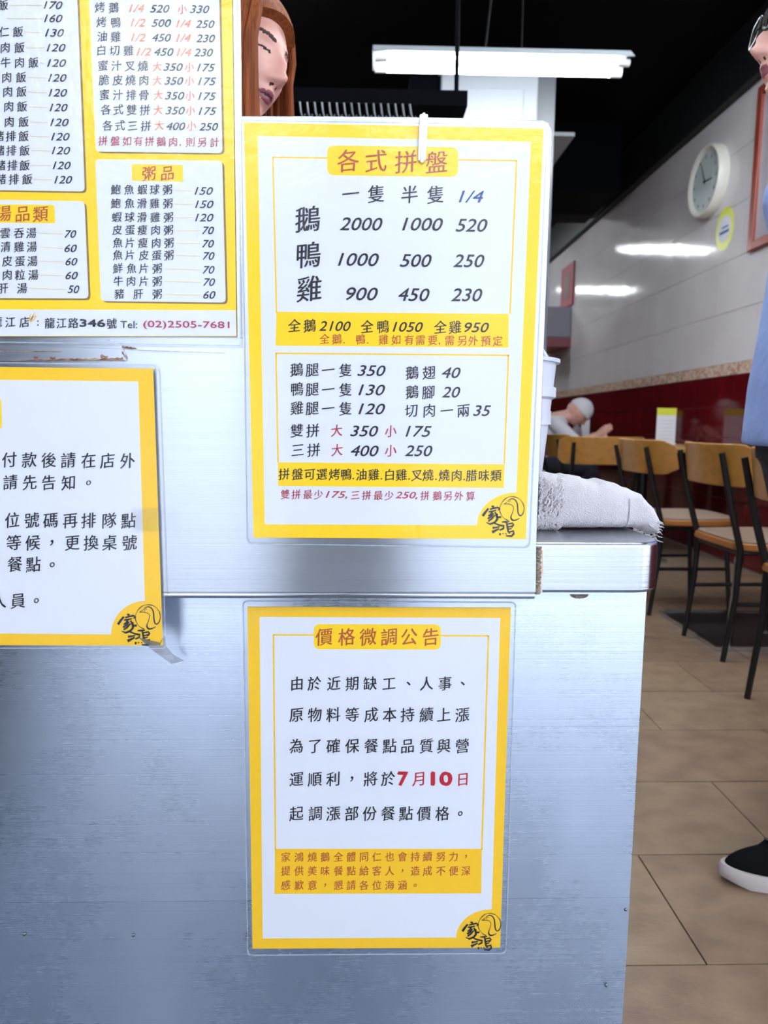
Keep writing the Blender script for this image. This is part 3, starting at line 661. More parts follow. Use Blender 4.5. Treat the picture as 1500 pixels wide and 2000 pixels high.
for x, y, z, lb in ((1.25, 1.7, 3.2, 'added twin-tube fill lamp near the entrance above the picture, outside the frame'), (-1.3, 3.4, 3.0, 'added twin-tube fill lamp on the kitchen side, hidden behind the main menu board'),
                    (-1.4, 5.6, 3.0, 'second added twin-tube fill lamp on the kitchen side behind the main menu board'), (.1, 1.9, 3.2, 'added twin-tube fill lamp right above the woman, outside the frame'),
                    (1.5, 2.7, 3.2, 'second added twin-tube fill lamp near the entrance above the picture, outside the frame')):
    dup(l0, (x, y, z), None, lb)  # unseen lamps added to brighten the tiled wall and the room
# tilt for the visible lamp
pil = thing('tall_cabinet', 'tall pale panelled cabinet behind the hanging fluorescent lamp', 'cabinet')
zp = at(950, 112, 4.3).z; zq = at(1094, 150, 4.34).z
a = at(861, 230, 4.3); b = at(1050, 230, 4.3)
G().box((a.x, 4.3, 0), (b.x, 4.8, zp)).build('cabinet_shell', M_white, pil, bevel=.01)
c0 = at(888, 172, 4.29); c1 = at(1022, 224, 4.29)
G().box((c0.x, 4.285, 1.6), (c1.x, 4.302, at(950, 172, 4.29).z)).build('raised_panel', M_white, pil, bevel=.006)
G().box((b.x, 4.34, 0), (at(1083, 230, 4.34).x, 4.75, zq)).build('side_panel', M_grey, pil)
G().box((at(800, 230, 4.34).x, 4.36, 0), (a.x, 4.75, zq)).build('side_panel', M_navy, pil)
p = at(812, 213, 4.3); G().box((p.x - .04, 4.32, p.z - .03), (p.x + .035, 4.37, p.z + .035)).build('switch_box', M_plastic, pil, bevel=.004)
p0 = at(1123, 262, 4.85)
sb = thing('hanging_light_panel', 'thin white panel hanging under the ceiling beside the pillar', 'panel')
zb = p0.z
G().box((.35, 4.85, zb - .012), (p0.x, 5.72, zb + .012)).build('slab', M_white, sb, bevel=.003)
for xx, yy in ((.5, 5.2), (1.1, 5.2)): G().tube([(xx, yy, zb), (xx, yy, ZC)], .006, 6).build('hanger', M_iron, sb)
# rack with steel hooks behind the woman
rk = thing('hook_rail', 'dark rail with a row of shiny steel hooks behind the woman', 'rack')
ra = at(585, 188, 2.6); rb_ = at(800, 212, 2.6)
G().box((ra.x - .36, 2.6, ra.z - .02), (rb_.x + .2, 2.75, ra.z + .03)).build('rail', M_navy, rk)
for k in range(16):
    x = ra.x + (rb_.x - ra.x) * k / 15; z = ra.z - .02
    G().tube([(x, 2.6, z), (x + .004, 2.59, z - .035), (x + .012, 2.585, z - .06), (x + .022, 2.585, z - .045)], .0045, 8).build('hook', M_darksteel, rk, True)
for xx in (ra.x - .34, rb_.x + .17): G().tube([(xx, 2.68, ra.z), (xx, 2.68, ZC)], .008, 8).build('hanger', M_navy, rk)
bd = thing('reflection_board', 'dark board added out of view to darken the reflection in the steel', 'board', (-1.17, -.14, -.02))  # unseen board added to give the steel a dark reflection
G().box((-.36, -.02, .02), (.34, .02, 1.05)).build('board', M_col, bd, bevel=.005)
for xx in (-.33, .29): G().box((xx, -.18, 0), (xx + .04, .18, .03)).build('foot', M_iron, bd, bevel=.003)
# ------------------------------------------------------------------ things on the right wall
def wall_pt(px, py):
    d = CR @ Vector(((px - 750)/FPX, -(py-1000)/FPX, -1)); t = WX/d.x; return Vector((WX, d.y*t, EYE + d.z*t))
ck = wall_pt(1392, 355); rc = .235
clk = thing('wall_clock', 'round white wall clock with thick pale rim on the tiled wall', 'clock', (WX - .001, ck.y, ck.z))
def disc_x(prof, name, m, par):    # lathe whose axis points to -x
    o = G().lathe(prof, (0, 0, 0), 48).build(name, m, par, True); o.rotation_euler = (0, -math.pi/2, 0); return o
disc_x([(.001, 0), (rc, 0), (rc, .055), (rc*.95, .07), (rc*.86, .066), (rc*.80, .05), (.001, .05)], 'rim', M_clock, clk)
disc_x([(.001, .050), (rc*.79, .050), (rc*.79, .053), (.001, .053)], 'dial', M_face, clk)
def hand(ang, L_, wd):
    d = Vector((0, -math.sin(ang), math.cos(ang))); s = Vector((0, d.z, -d.y)) * wd
    G().prism([Vector((-.056, 0, 0)) - d*.02 + s, Vector((-.056, 0, 0)) - d*.02 - s, Vector((-.056, 0, 0)) + d*L_ - s*.4, Vector((-.056, 0, 0)) + d*L_ + s*.4], (-.002, 0, 0)).build('hand', M_hand, clk)
hand(math.radians(95), .11, .006); hand(math.radians(-25), .13, .005)
for k in range(12):
    a = 2*math.pi*k/12; G().box((-.055, -.004 + .16*math.sin(a), -.010 + .16*math.cos(a)), (-.053, .004 + .16*math.sin(a), .010 + .16*math.cos(a))).build('hour_mark', M_hand, clk)
disc = disc_x([(.001, .053), (rc*.5, .053), (rc*.5, .054), (.001, .054)], 'seconds_dial', M_face, clk)
stp = wall_pt(1416, 447)
st = thing('round_sticker', 'round yellow sticker with dark print under the wall clock', 'sticker', (WX - .001, stp.y, stp.z))
o = G().lathe([(.001, 0), (.13, 0), (.13, .002), (.001, .002)], (0, 0, 0), 32).build('yellow_disc', M_stick, st); o.rotation_euler = (0, -math.pi/2, 0); o.scale = (1.05, .9, 1)
o = G().lathe([(.001, .002), (.085, .002), (.085, .003), (.001, .003)], (0, 0, 0), 32).build('pale_centre', M_paper, st); o.rotation_euler = (0, -math.pi/2, 0)
g = G(); g.box((-.005, -.06, -.03), (-.003, .06, -.012)); g.box((-.005, -.05, .005), (-.003, .03, .015)); g.build('print_mark', M_blue, st)
# framed picture
f0 = wall_pt(1463, 493); f1 = wall_pt(1478, 190)
pf = thing('framed_picture', 'red-brown framed picture on the tiled wall behind the man', 'picture')
yl = wall_pt(1468, 480).y; yr = yl - .9; zb_ = wall_pt(1463, 495).z; zt_ = zb_ + .95
for a, b, nm in (((WX-.03, yl-.055, zb_), (WX, yl, zt_), 'frame_stile'), ((WX-.03, yr, zb_), (WX, yr+.055, zt_), 'frame_stile'), ((WX-.03, yr+.055, zb_), (WX, yl-.055, zb_+.055), 'frame_rail'), ((WX-.03, yr+.055, zt_-.055), (WX, yl-.055, zt_), 'frame_rail')):
    G().box(a, b).build(nm, M_frame, pf, bevel=.006)
G().box((WX-.012, yr+.055, zb_+.055), (WX-.002, yl-.055, zt_-.055)).build('print', M_glasspic, pf)
# small red poster far along the wall
ra_ = wall_pt(1122, 515); rb2 = wall_pt(1099, 655)
rp = thing('red_scroll_poster', 'narrow red poster with brown centre far along the tiled wall', 'poster')
ya, yb2 = wall_pt(1122, 560).y, wall_pt(1099, 560).y; z1 = wall_pt(1110, 520).z; z0 = wall_pt(1110, 600).z
G().box((WX-.02, ya, z0), (WX-.001, yb2, z1)).build('red_board', mat('poster_red', '#8e2030', .6), rp)
G().box((WX-.024, ya+.12, z0+.1), (WX-.019, yb2-.12, z1-.1)).build('brown_centre', mat('poster_brown', '#6d4a44', .6), rp)
zz0 = wall_pt(1110, 662).z
ac = thing('wall_air_conditioner', 'grey box unit hanging on the wall below the red poster', 'air conditioner')
G().prism([(WX, ya + .05, z0 - .02), (WX - .55, ya + .05, z0 - .02), (WX - .38, ya + .05, zz0), (WX, ya + .05, zz0)], (0, 1.0, 0)).build('casing', mat('ac_grey', '#8f8c99', .4), ac, bevel=.02)
G().box((WX - .36, ya + .06, zz0 - .1), (WX, ya + 1.0, zz0)).build('bottom_tray', mat('ac_pink', '#8d4a50', .5), ac)
# ------------------------------------------------------------------ chairs
def make_chair(label):
    r = thing('bentwood_chair', label, 'chair', (0,0,0), 0, 'bentwood chairs at the tables')
    for s in (-1, 1):
        G().tube([(-.18, s*.165, 0), (-.150, s*.168, .25), (-.145, s*.168, .43), (-.195, s*.172, .60), (-.240, s*.172, .785)], [.010, .011, .013, .013, .011], 8).build('leg', M_iron, r, True)
        G().tube([(.20, s*.185, 0), (.165, s*.165, .43)], [.010, .012], 8).build('leg', M_iron, r, True)
        G().tube([(-.150, s*.166, .22), (.18, s*.175, .22)], .008, 8).build('stretcher', M_iron, r, True)
    G().tube([(-.145, -.165, .415), (-.145, .165, .415), (.165, .165, .415), (.165, -.165, .415), (-.145, -.165, .415)], .010, 8).build('seat_frame', M_iron, r)
    sp = [(-.165, -.15), (-.10, -.195), (.08, -.215), (.20, -.19), (.235, -.10), (.24, .10), (.20, .19), (.08, .215), (-.10, .195), (-.165, .15)]
    sp = cat_rom(sp + [sp[0]], 4)[:-1]
    G().prism([(x, y, .425) for x, y in sp], (0, 0, .028)).build('seat', M_edgew, r, bevel=.006)
    G().prism([(x*.95, y*.95, .453) for x, y in sp], (0, 0, .008)).build('seat_top', M_seat, r, bevel=.003)
    n = 22; rings = []
    for i in range(n + 1):
        t = -1 + 2*i/n; y = .235 * math.sin(t * 1.25) / math.sin(1.25); x = -.235 + .115 * abs(t)**2.4; e = 1 - .35*max(0, abs(t) - .8)/.2
        nx, ny = (1, 0) if abs(t) < .3 else (math.cos(t*1.1), -math.sin(t*1.1))
        zc, hz = .740, .078*e; th = .010
        rings.append([(x - nx*th - .012, y - ny*th, zc + hz), (x + nx*th - .012, y + ny*th, zc + hz), (x + nx*th + .01, y + ny*th, zc - hz), (x - nx*th + .01, y - ny*th, zc - hz)])
    G().loft(rings).build('backrest', M_wood, r, True, bevel=.004)
    return r
ch0 = make_chair('bentwood chair with beige seat nearest the blue-shirted man, clear of his trousers')
ch0.location = (1.53, 2.72, 0)
dup(ch0, (1.50, 3.38, 0), .05, 'bentwood chair right behind the near one, partly above the towel end')
dup(ch0, (1.36, 4.15, 0), math.radians(82), 'bentwood chair with broad backrest seen square-on near the bucket')
dup(ch0, (1.42, 2.02, 0), -.05, 'bentwood chair mostly hidden behind the blue-shirted man')
dup(ch0, (1.52, 5.0, 0), .1, 'bentwood chair at the middle table, mostly hidden behind other chairs')
# ------------------------------------------------------------------ tables
def make_table(label):
    r = thing('dining_table', label, 'table', (0,0,0), 0, 'dining tables along the wall')
    G().box((-.34, -.52, .722), (.34, .52, .75)).build('tabletop', M_table, r, bevel=.005)
    G().box((-.30, -.27, 0), (.26, .27, .012)).build('base_plate', M_iron, r, bevel=.003)
    g = G()
    for a, b in (((-.305, -.275, 0), (.265, -.270, .018)), ((-.305, .270, 0), (.265, .275, .018)), ((-.305, -.275, 0), (-.30, .275, .018)), ((.26, -.275, 0), (.265, .275, .018))): g.box(a, b)
    g.build('base_rim', M_chrome, r)
    G().tube([(0, 0, .01), (0, 0, .725)], .035, 16).build('column', M_iron, r, True)
    G().tube([(-.22, -.2, .012), (-.20, -.2, .33)], .014, 12).lathe([(.001, .33), (.018, .34), (.018, .365), (.001, .38)], (-.2, -.2, 0), 12).build('chrome_prop', M_chrome, r, True)
    return r
t0 = make_table('wood-topped table on black base plate beside the near bentwood chairs'); t0.location = (WX - .37, 2.95, 0)
for c in t0.children:
    if c.name.startswith(('base_', 'chrome_prop')): c.location = (-.30, 0, 0)
    if c.name.startswith('column'): c.location = (-.12, 0, 0)
dup(t0, (WX - .37, 4.75, 0), None, 'middle wood-topped table carrying the yellow-headed menu card')
dup(t0, (WX - .37, 6.6, 0), None, 'farthest wood-topped table, where the person in white eats')
# menu cards
def card(px0, px1, py0, py1, Y, label):
    a = at(px0, py1, Y); b = at(px1, py0, Y); r = thing('menu_card', label, 'menu card', ((a.x+b.x)/2, Y, .75)); w_ = (b.x - a.x)/2; h = b.z - .75
    G().box((-w_, 0, 0), (w_, .004, h)).build('card', M_paper, r); G().box((-w_, -.001, h*.80), (w_, .0, h)).build('yellow_header', M_stick, r)
    G().box((-w_*1.08, -.004, 0), (w_*1.08, .04, .012)).build('stand', M_plastic, r, bevel=.002)
    g = G()
    for k in range(6): g.box((-w_*.7, -.001, h*(.15 + .1*k)), (w_*.7, .0, h*(.165 + .1*k)))
    g.build('printed_line', M_face, r)
card(1281, 1322, 797, 856, 5.0, 'white menu card with yellow header standing on the middle table')
card(1135, 1153, 800, 848, 6.3, 'white menu card with yellow header standing on the farthest table')
p = at(1126, 846, 6.2)
bt = thing('condiment_bottle', 'clear round-bellied condiment bottle beside the far menu card', 'bottle', (p.x, 6.2, .75))
G().lathe([(.001, 0), (.04, 0), (.048, .05), (.04, .10), (.018, .13), (.018, .15)], (0,0,0), 20).build('body', M_glasspic, bt, True)
G().lathe([(.02, .15), (.024, .155), (.022, .19), (.001, .195)], (0,0,0), 16).build('cap', M_plastic, bt, True)
p = at(1200, 858, 4.6)
pt = thing('small_plate', 'small white plate lying on the middle table edge', 'plate', (WX - .55, 4.45, .75))
G().lathe([(.001, .0), (.05, .0), (.085, .012), (.08, .014), (.045, .005), (.001, .005)], (0,0,0), 28).build('dish', M_plastic, pt, True)
# ------------------------------------------------------------------ people
def sphere(c, r, n=14, m=10):
    rings = []
    for i in range(1, m): 
        ph = math.pi*i/m; rings.append([(c[0]+r*math.sin(ph)*math.cos(2*math.pi*j/n), c[1]+r*math.sin(ph)*math.sin(2*math.pi*j/n), c[2]+r*math.cos(ph)) for j in range(n)])
    return rings
def caps(g, pts, rs, n=14):
    pts = [Vector(p) for p in pts]; P = []; R = []
    for i in range(len(pts)-1):
        for k in range(6): t = k/6; P.append(pts[i].lerp(pts[i+1], t)); R.append(rs[i] + (rs[i+1]-rs[i])*t)
    P.append(pts[-1]); R.append(rs[-1])
    g.tube(P, R, n)
    for p, r in ((pts[0], rs[0]), (pts[-1], rs[-1])): g.loft(sphere(p, r), True)
def eloft(g, rings, n=28):
    out = []
    for (x, y, z, rx, ry) in rings: out.append([(x + rx*math.cos(2*math.pi*j/n), y + ry*math.sin(2*math.pi*j/n), z) for j in range(n)])
    g.loft(out)
def head_pts(nz=110, na=150):
    """sculpted head, forward is -y, origin at head centre, height .225"""
    rings = []
    for i in range(1, nz):
        ph = math.pi*i/nz; z = .113*math.cos(ph); s = math.sin(ph)
        w_ = .075*s; 
        if z < -.02: w_ *= 1 - .30*((-.02 - z)/.093)**1.3
        ring = []
        for j in range(na):
            a = 2*math.pi*j/na; x = w_*math.cos(a); yy = math.sin(a)
            if yy < 0:     # face side
                y = .088*s*yy; 
                if z < -.03: y = -.088 * (s**.55) * -yy * 1.0 if False else .086*(s**.62)*yy
                e = lambda A, x0, z0, sx, sz: A*math.exp(-((x-x0)/sx)**2 - ((z-z0)/sz)**2)
                d = 0
                d += e(.008, 0, .004, .010, .016) + e(.018, 0, -.012, .0105, .014) + e(.030, 0, -.033, .012, .0115)
                d += e(.011, -.0145, -.036, .008, .008) + e(.011, .0145, -.036, .008, .008) - e(.006, -.008, -.043, .005, .004) - e(.006, .008, -.043, .005, .004)
                for sg in (-1, 1):
                    d += -e(.011, sg*.031, .006, .017, .012) + e(.006, sg*.031, .005, .012, .0075) + e(.005, sg*.030, .026, .022, .008) + e(.004, sg*.045, -.028, .02, .02)
                d += e(.009, 0, -.0565, .020, .0055) + e(.009, 0, -.0685, .017, .0065) - e(.006, 0, -.0625, .022, .0022) + e(.004, 0, -.06, .03, .014)
                d += e(.012, 0, -.094, .022, .013) - e(.003, 0, -.080, .02, .005)
                d *= min(1, max(0, -yy*2.2))
                y -= d
            else: y = .100*s**.85*yy*(1 if z > -.04 else 1 - .45*min(1, (-.04 - z)/.07))
            ring.append((x, y, z))
        rings.append(ring)
    return rings
def finish(g, name, parent, mats, voxel, facefn=None, smooth_it=2):
    """fuse the pieces into one continuous skin with a voxel remesh"""
    o = g.build('tmp', mats, None)
    r = o.modifiers.new('r', 'REMESH'); r.mode = 'VOXEL'; r.voxel_size = voxel
    s = o.modifiers.new('s', 'SMOOTH'); s.iterations = smooth_it; s.factor = .5
    dg = bpy.context.evaluated_depsgraph_get(); me = bpy.data.meshes.new_from_object(o.evaluated_get(dg)); me.name = name
    bpy.data.objects.remove(o)
    me.materials.clear()
    for m in mats: me.materials.append(m)
    if facefn:
        for p in me.polygons: p.material_index = facefn(p.center)
    else: me.polygons.foreach_set('material_index', [0]*len(me.polygons))
    me.polygons.foreach_set('use_smooth', [True]*len(me.polygons))
    q_ = bpy.data.objects.new(name, me); C.objects.link(q_); q_.parent = parent; return q_
def hand5(g, wr, d, up, s=1):
    """palm and five fingers; wr wrist, d finger direction, up back-of-hand side direction across palm"""
    wr = Vector(wr); d = Vector(d).normalized(); side = Vector(up).normalized(); nrm = d.cross(side)
    for k, o_ in enumerate((-.027, -.009, .009, .026)):
        b = wr + d*.085*s + side*o_*s; L_ = (.068, .078, .072, .056)[k]*s
        caps(g, [wr + side*o_*.5*s, b, b + d*L_*.45 + nrm*.008, b + d*L_*.8 + nrm*.024], [.014*s, .0115*s, .009*s, .0075*s], 8)
    caps(g, [wr + side*-.012*s, wr + d*.035*s - side*.038*s, wr + d*.07*s - side*.05*s + nrm*.012], [.014*s, .011*s, .009*s], 8)
def person(label, root, rot, H, head_c, head_e, arms, clothes, hair_fn, lean=0, fem=False, feet=None, voxel=.0042, headvox=None, seated=False):
    """local frame: forward -y, z up, origin on the floor between the feet"""
    P_ = thing('person', label, 'person', root, rot)
    s = H/1.68; g = G()
    HM = Matrix.Translation(head_c) @ Euler(head_e, 'XYZ').to_matrix().to_4x4() @ Matrix.Scale(s*1.0, 4)
    g.loft([[HM @ Vector(p) for p in r] for r in head_pts()])
    # ears
    for sg in (-1, 1):
        g.loft([[HM @ Vector((sg*(.072 + .010*math.sin(k)), .012 + rr*.017*math.cos(a), -.008 + rr*.030*math.sin(a))) for a in [2*math.pi*j/12 for j in range(12)]] for k, rr in ((0, .7), (.8, 1), (1.5, .8))])
    hc = Vector(head_c); neck = Vector((0, lean*.9, 1.385*s))
    caps(g, [HM @ Vector((0, .028, -.06)), HM @ Vector((0, .035, -.10)), neck], [.056*s, .052*s, .060*s])
    sh = .165*s if fem else .19*s
    lz = lambda z: lean*(z/1.4)**2
    tor = [(0, lz(.84), .84*s, .13*s, .10*s), (0, lz(.92), .92*s, .165*s, .115*s), (0, lz(1.0), 1.02*s, .14*s if fem else .155*s, .10*s), (0, lz(1.18), 1.18*s, .15*s if fem else .165*s, .11*s), (0, lz(1.30), 1.30*s, sh*.95, .10*s), (0, lz(1.38), 1.37*s, sh*.72, .075*s), (0, lz(1.42), 1.41*s, .07*s, .06*s)]
    if not seated:
        eloft(g, tor)
        for sg in (-1, 1):
            fx = feet[0 if sg < 0 else 1] if feet else (sg*.10, -.0)
            caps(g, [(sg*.085*s, 0, .86*s), (sg*.09*s + (fx[0]-sg*.09)*.5, fx[1]*.5 - .012, .47*s), (fx[0], fx[1]+.02, .085*s)], [.085*s, .055*s, .036*s])
            caps(g, [(fx[0], fx[1]+.02, .06*s), (fx[0], fx[1]-.10, .035*s)], [.035*s, .028*s])
    for sg, (el, wr, fd, side) in zip((-1, 1), arms):
        shp = Vector((sg*sh, lz(1.36), 1.355*s)); caps(g, [shp, el, wr], [.048*s, .038*s, .026*s]); hand5(g, wr, fd, side, s)
    inv = HM.inverted()
    def fm(c):
        q_ = inv @ c
        if q_.z < -.12 or q_.y > -.05: return 0
        x, z = q_.x, q_.z
        if abs(x) < .020 - .0*abs(x) and (-.0735 + .25*abs(x) < z < -.0535 - .28*abs(x)): return 4 if (fem and abs(z + .0625) < .0026 - abs(x)*.1) else 1
        ax = abs(x)
        if .014 < ax < .050 and abs(z - (.0245 + .10*(ax - .014) - 6*(ax-.032)**2)) < .0032: return 2
        if .018 < ax < .044 and abs(z - .0045 + 6*(ax-.031)**2) < .0024: return 3
        if .0045 < ax < .0105 and -.0465 < z < -.0425: return 4
        return 0
    finish(g, 'body', P_, [M_skin, M_lips, M_brow, M_eye, M_nost], voxel, fm)
    for kind, m in clothes:
        g = G()
        if kind in ('shirt', 'blouse'):
            k = 1.16
            hem = .83 if kind == 'shirt' else .86
            eloft(g, [(0, lz(.8), hem*s, .195*s, .155*s), (0, lz(.92), .95*s, .19*s, .150*s), (0, lz(1.02), 1.05*s, .178*s, .138*s), (0, lz(1.18), 1.20*s, .185*s, .118*s), (0, lz(1.30), 1.30*s, sh*1.08, .118*s), (0, lz(1.38), 1.38*s, sh*.80, .088*s), (0, lz(1.41), 1.415*s, .085*s, .075*s)])
            for sg, (el, wr, fd, side) in zip((-1, 1), arms):
                shp = Vector((sg*sh, lz(1.36), 1.352*s)); el_ = Vector(el); caps(g, [shp, shp.lerp(el_, .95)], [.068*s, .060*s])
        if kind == 'trousers':
            eloft(g, [(0, 0, .80*s, .17*s, .125*s), (0, 0, .90*s, .178*s, .128*s), (0, 0, 1.0*s, .165*s, .118*s)])
            for sg in (-1, 1):
                fx = feet[0 if sg < 0 else 1] if feet else (sg*.10, 0)
                caps(g, [(sg*.085*s, 0, .86*s), (sg*.09*s + (fx[0]-sg*.09)*.5, fx[1]*.5 - .012, .47*s), (fx[0], fx[1]+.02, .10*s)], [.100*s, .078*s, .066*s])
        finish(g, kind, P_, [m], .008, None, 3)
    if hair_fn: hair_fn(P_, HM, s)
    return P_, HM
def shoe(P_, x, y, ang=0, s=1):
    """canvas trainer: sole rim and upper, toe towards -y"""
    Mx = Matrix.Translation((x, y, 0)) @ Matrix.Rotation(ang, 4, 'Z')
    out = []
    for i in range(40):
        a = 2*math.pi*i/40; yy = -math.cos(a); xx = math.sin(a)
        wd = .048 if yy < 0 else .036; t = (yy + 1)/2
        out.append((xx*(wd if yy < 0 else .036 + .006*(1-yy)) * (1 - .12*max(0, -yy)**4), .145*yy - .03))
    g = G(); rr = []
    for z, k in ((0, .97), (.008, 1.0), (.024, 1.01), (.032, .98)):
        rr.append([Mx @ Vector((px*k, (py+.03)*k-.03, z + (.012 if z == 0 else .006)*max(0, (-(py+.03)/.145) - .7)/.3)) for px, py in out])
    g.loft(rr); g.build('sole', M_sole, P_, True)
    g = G(); rr = []
    for t in [i/12 for i in range(13)]:
        # heights vary: low toe, tall collar
        r = []
        for px, py in out:
            u = (py + .175)/.29; top = .045 + .055*min(1, max(0, (u - .25)/.45)); k = math.sqrt(max(0, 1 - (t*.93)**2.4))*.94
            r.append(Mx @ Vector((px*k, (py+.0)*(k if u < .3 else (.5+.5*k)) - (0.02*(1-k)), .030 + (top-.01)*t)))
        rr.append(r)
    g.loft(rr); g.build('shoe_upper', M_shoe, P_, True)
    g = G()
    for k in range(4): yy = -.075 + .022*k; zz = .078 + .008*k; g.tube([Mx @ Vector((-.024, yy, zz-.006)), Mx @ Vector((0, yy, zz+.004)), Mx @ Vector((.024, yy, zz-.006))], .0025, 6)
    g.build('shoelace', M_grey, P_, True)
# man in blue on the right, facing left
def short_hair(P_, HM, s):
    g = G(); rr = []
    for i in range(1, 24):
        ph = math.pi*.56*i/24; ring = []
        for j in range(40):
            a = 2*math.pi*j/40; f_ = math.sin(a) < -.2
            ph2 = min(ph, math.pi*.36) if f_ else ph
            ring.append(HM @ Vector((.082*math.sin(ph2)*math.cos(a), .105*math.sin(ph2)*math.sin(a) + .004, .004 + .117*math.cos(ph2) + .002*math.sin(9*a))))
        rr.append(ring)
    g.loft(rr); g.build('hair', M_hair2, P_, True)
nose = at(1466, 122, 1.38)
mh = (0, -.10, nose.z + .038); mx_root = nose.x + .15 + .105
man, HMm = person('standing man in a blue shirt and glasses at the right picture edge', (mx_root - .035, 1.38, 0), math.radians(-90), nose.z + .16,
    mh, (math.radians(-8), 0, math.radians(-2)),
    [((-.25, .12, 1.07), (-.24, .10, .84), (0, -.1, -1), (0, 1, 0)), ((.27, .12, 1.07), (.25, .10, .84), (0, -.1, -1), (0, 1, 0))],
    [('shirt', M_shirt), ('trousers', M_trous)], short_hair, lean=0, feet=[(-.10, .22), (.11, .01)])
shoe(man, -.10, .185); shoe(man, .11, -.055)
g = G()
for sg in (-1, 1):
    q4 = lambda v: (abs(v)**.45)*(1 if v > 0 else -1)
    pts = [HMm @ Vector((sg*.034 + .026*q4(math.cos(a)), -.104 + .012*abs(sg*.034 + .026*q4(math.cos(a)))/.06, .017 + .019*q4(math.sin(a)))) for a in [2*math.pi*k/28 for k in range(29)]]
    g.tube(pts, .0032, 8)
    g.tube([HMm @ Vector((sg*.060, -.094, .014)), HMm @ Vector((sg*.078, -.04, .012)), HMm @ Vector((sg*.078, .02, .006))], .0022, 6)
g.tube([HMm @ Vector((-.009, -.104, .010)), HMm @ Vector((.009, -.104, .010))], .0025, 6)
g.build('glasses', M_hair2, man, True)
# woman behind the sheet
def long_hair(P_, HM, s):
    g = G()
    rnd = random.Random(3)
    cap = []
    for i in range(1, 22):
        ph = math.pi*.60*i/22; ring = []
        for j in range(40):
            a = 2*math.pi*j/40; f_ = max(0, -math.sin(a)); ph2 = min(ph, math.pi*(.62 - .30*f_**.5))
            ring.append(HM @ Vector((.088*math.sin(ph2)*math.cos(a), .108*math.sin(ph2)*math.sin(a) + .002, .004 + .125*math.cos(ph2))))
        cap.append(ring)
    g.loft(cap)
    def strand(a0, drop, rad, k0=.25, w_=.006, fwd=0):
        # starts near the parting, follows the skull, then falls straight down
        pts = []
        for t in (0, .2, .4, .6, .8, 1.0):
            ph = math.pi*(.06 + .46*t); pts.append(HM @ Vector((rad*.083*math.sin(ph)*math.cos(a0), rad*.108*math.sin(ph)*math.sin(a0) - fwd*t, .004 + rad*.121*math.cos(ph))))
        e = pts[-1]
        for t in (.25, .5, .75, 1): pts.append(e + Vector((rnd.uniform(-.003, .003), rnd.uniform(-.003, .003), -drop*t)))
        g.tube(pts, [w_*.6, w_, w_, w_, w_, w_*1.1, w_*1.1, w_, w_*.8, w_*.3], 6)
    for k in range(150):
        a = rnd.uniform(math.radians(-4), math.radians(205)); strand(a, rnd.uniform(.26, .36), rnd.uniform(1.04, 1.12) + (.13 if a < .8 else 0), w_=rnd.uniform(.004, .008))
    # front curtain on her right cheek (towards the camera)
    for k in range(60):
        a = math.radians(rnd.uniform(188, 221)); strand(a, rnd.uniform(.26, .36), rnd.uniform(1.02, 1.12), w_=rnd.uniform(.003, .007), fwd=.008)
    for k in range(30):
        a = math.radians(rnd.uniform(-46, -15)); strand(a, rnd.uniform(.22, .30), rnd.uniform(.99, 1.05), w_=rnd.uniform(.003, .005), fwd=.0)
    o = g.build('hair', M_hair, P_, True); o['kind'] = 'stuff'
    del o['kind']
wn = at(580, 140, 1.24)
yaw = math.radians(64)     # 0 faces the camera, positive turns her face to picture right
wroot = Vector((wn.x - .10, 1.42, 0)); wh_z = wn.z + .028
R3 = Matrix.Rotation(yaw, 3, 'Z')
want = Vector((wn.x, wn.y, wn.z)) - Vector((math.sin(yaw)*.116, -math.cos(yaw)*.116, -.036))
loc_h = R3.inverted() @ (want - wroot)
wom, HMw = person('woman with long auburn hair looking down to the right behind the steel sheet', tuple(wroot), yaw, 1.60,
    tuple(loc_h), (math.radians(10), math.radians(10), 0),
    [((-.24, .02, 1.05), (-.16, -.13, .90), (.3, -1, -.1), (1, .3, 0)), ((.24, .02, 1.05), (.16, -.13, .90), (-.3, -1, -.1), (1, -.3, 0))],
    [('blouse', M_apron), ('trousers', M_trous)], long_hair, lean=-.06, fem=True, voxel=.0030)
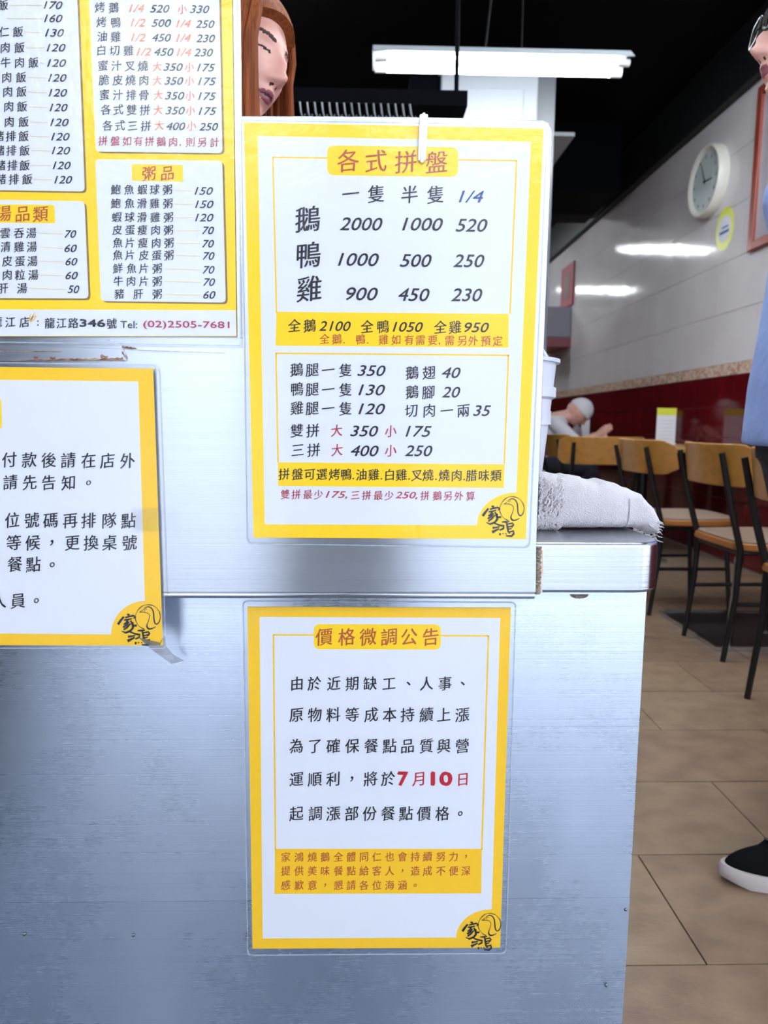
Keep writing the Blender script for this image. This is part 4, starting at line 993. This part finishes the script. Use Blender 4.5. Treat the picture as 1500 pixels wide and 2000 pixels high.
# seated diner far back, bending over a bowl
ps = thing('person', 'seated diner in white bending over the farthest table', 'person', (1.45, 5.9, 0), math.radians(78))
g = G()
hd = Vector((0, -.30, .99)); HMs = Matrix.Translation(hd) @ Euler((math.radians(50), 0, 0), 'XYZ').to_matrix().to_4x4()
g.loft([[HMs @ Vector(p) for p in r] for r in head_pts(50, 60)])
caps(g, [hd + Vector((0, .05, -.03)), (0, -.12, .93)], [.055, .06])
eloft(g, [(0, .02, .475, .16, .13), (0, .0, .60, .14, .11), (0, -.06, .78, .16, .11), (0, -.11, .90, .16, .09), (0, -.13, .95, .08, .06)])
for sg in (-1, 1):
    caps(g, [(sg*.17, -.11, .89), (sg*.25, -.28, .72), (sg*.10, -.46, .80)], [.045, .036, .026]); hand5(g, (sg*.10, -.46, .80), (-sg*.4, -.6, .5), (0, .3, .8), .9)
    caps(g, [(sg*.09, 0, .555), (sg*.12, -.40, .54), (sg*.12, -.42, .08)], [.085, .06, .038]); caps(g, [(sg*.12, -.42, .05), (sg*.12, -.54, .035)], [.035, .03])
finish(g, 'body', ps, [M_skin], .007)
g = G(); eloft(g, [(0, .02, .48, .185, .155), (0, .0, .60, .165, .135), (0, -.06, .78, .185, .13), (0, -.11, .90, .18, .11), (0, -.13, .955, .09, .07)])
for sg in (-1, 1): caps(g, [(sg*.17, -.11, .89), (sg*.25, -.28, .73)], [.065, .055])
finish(g, 'shirt', ps, [M_wshirt], .010)
g = G(); eloft(g, [(0, .02, .468, .17, .14), (0, .02, .60, .17, .14)])
for sg in (-1, 1): caps(g, [(sg*.09, 0, .562), (sg*.12, -.40, .55), (sg*.12, -.42, .10)], [.094, .075, .055])
finish(g, 'trousers', ps, [M_trous], .010)
g = G(); rr = []
for i in range(1, 14):
    ph = math.pi*.52*i/14; rr.append([HMs @ Vector((.084*math.sin(ph)*math.cos(a), .106*math.sin(ph)*math.sin(a), .004 + .120*math.cos(ph))) for a in [2*math.pi*j/24 for j in range(24)]])
g.loft(rr); g.build('white_cap', M_wshirt, ps, True)
dup(ch0, (1.42, 5.92, 0), math.radians(-12), 'bentwood chair under the seated diner in white')
# the person taking the photograph, mirrored dimly in the steel
me_, _ = person('person in dark clothes standing before the counter, only mirrored in the steel', (-.06, -.40, 0), math.radians(180), 1.66,
    (0, -.03, 1.55), (math.radians(14), 0, 0), [((-.22, .0, 1.08), (-.12, -.12, .93), (.5, -1, 0), (0, 0, 1)), ((.22, .0, 1.08), (.12, -.12, .93), (-.5, -1, 0), (0, 0, 1))],
    [('shirt', M_navy2), ('trousers', M_trous)], short_hair, voxel=.006)
shoe(me_, -.10, -.035); shoe(me_, .10, -.035)
bpy.data.objects.remove(_to)
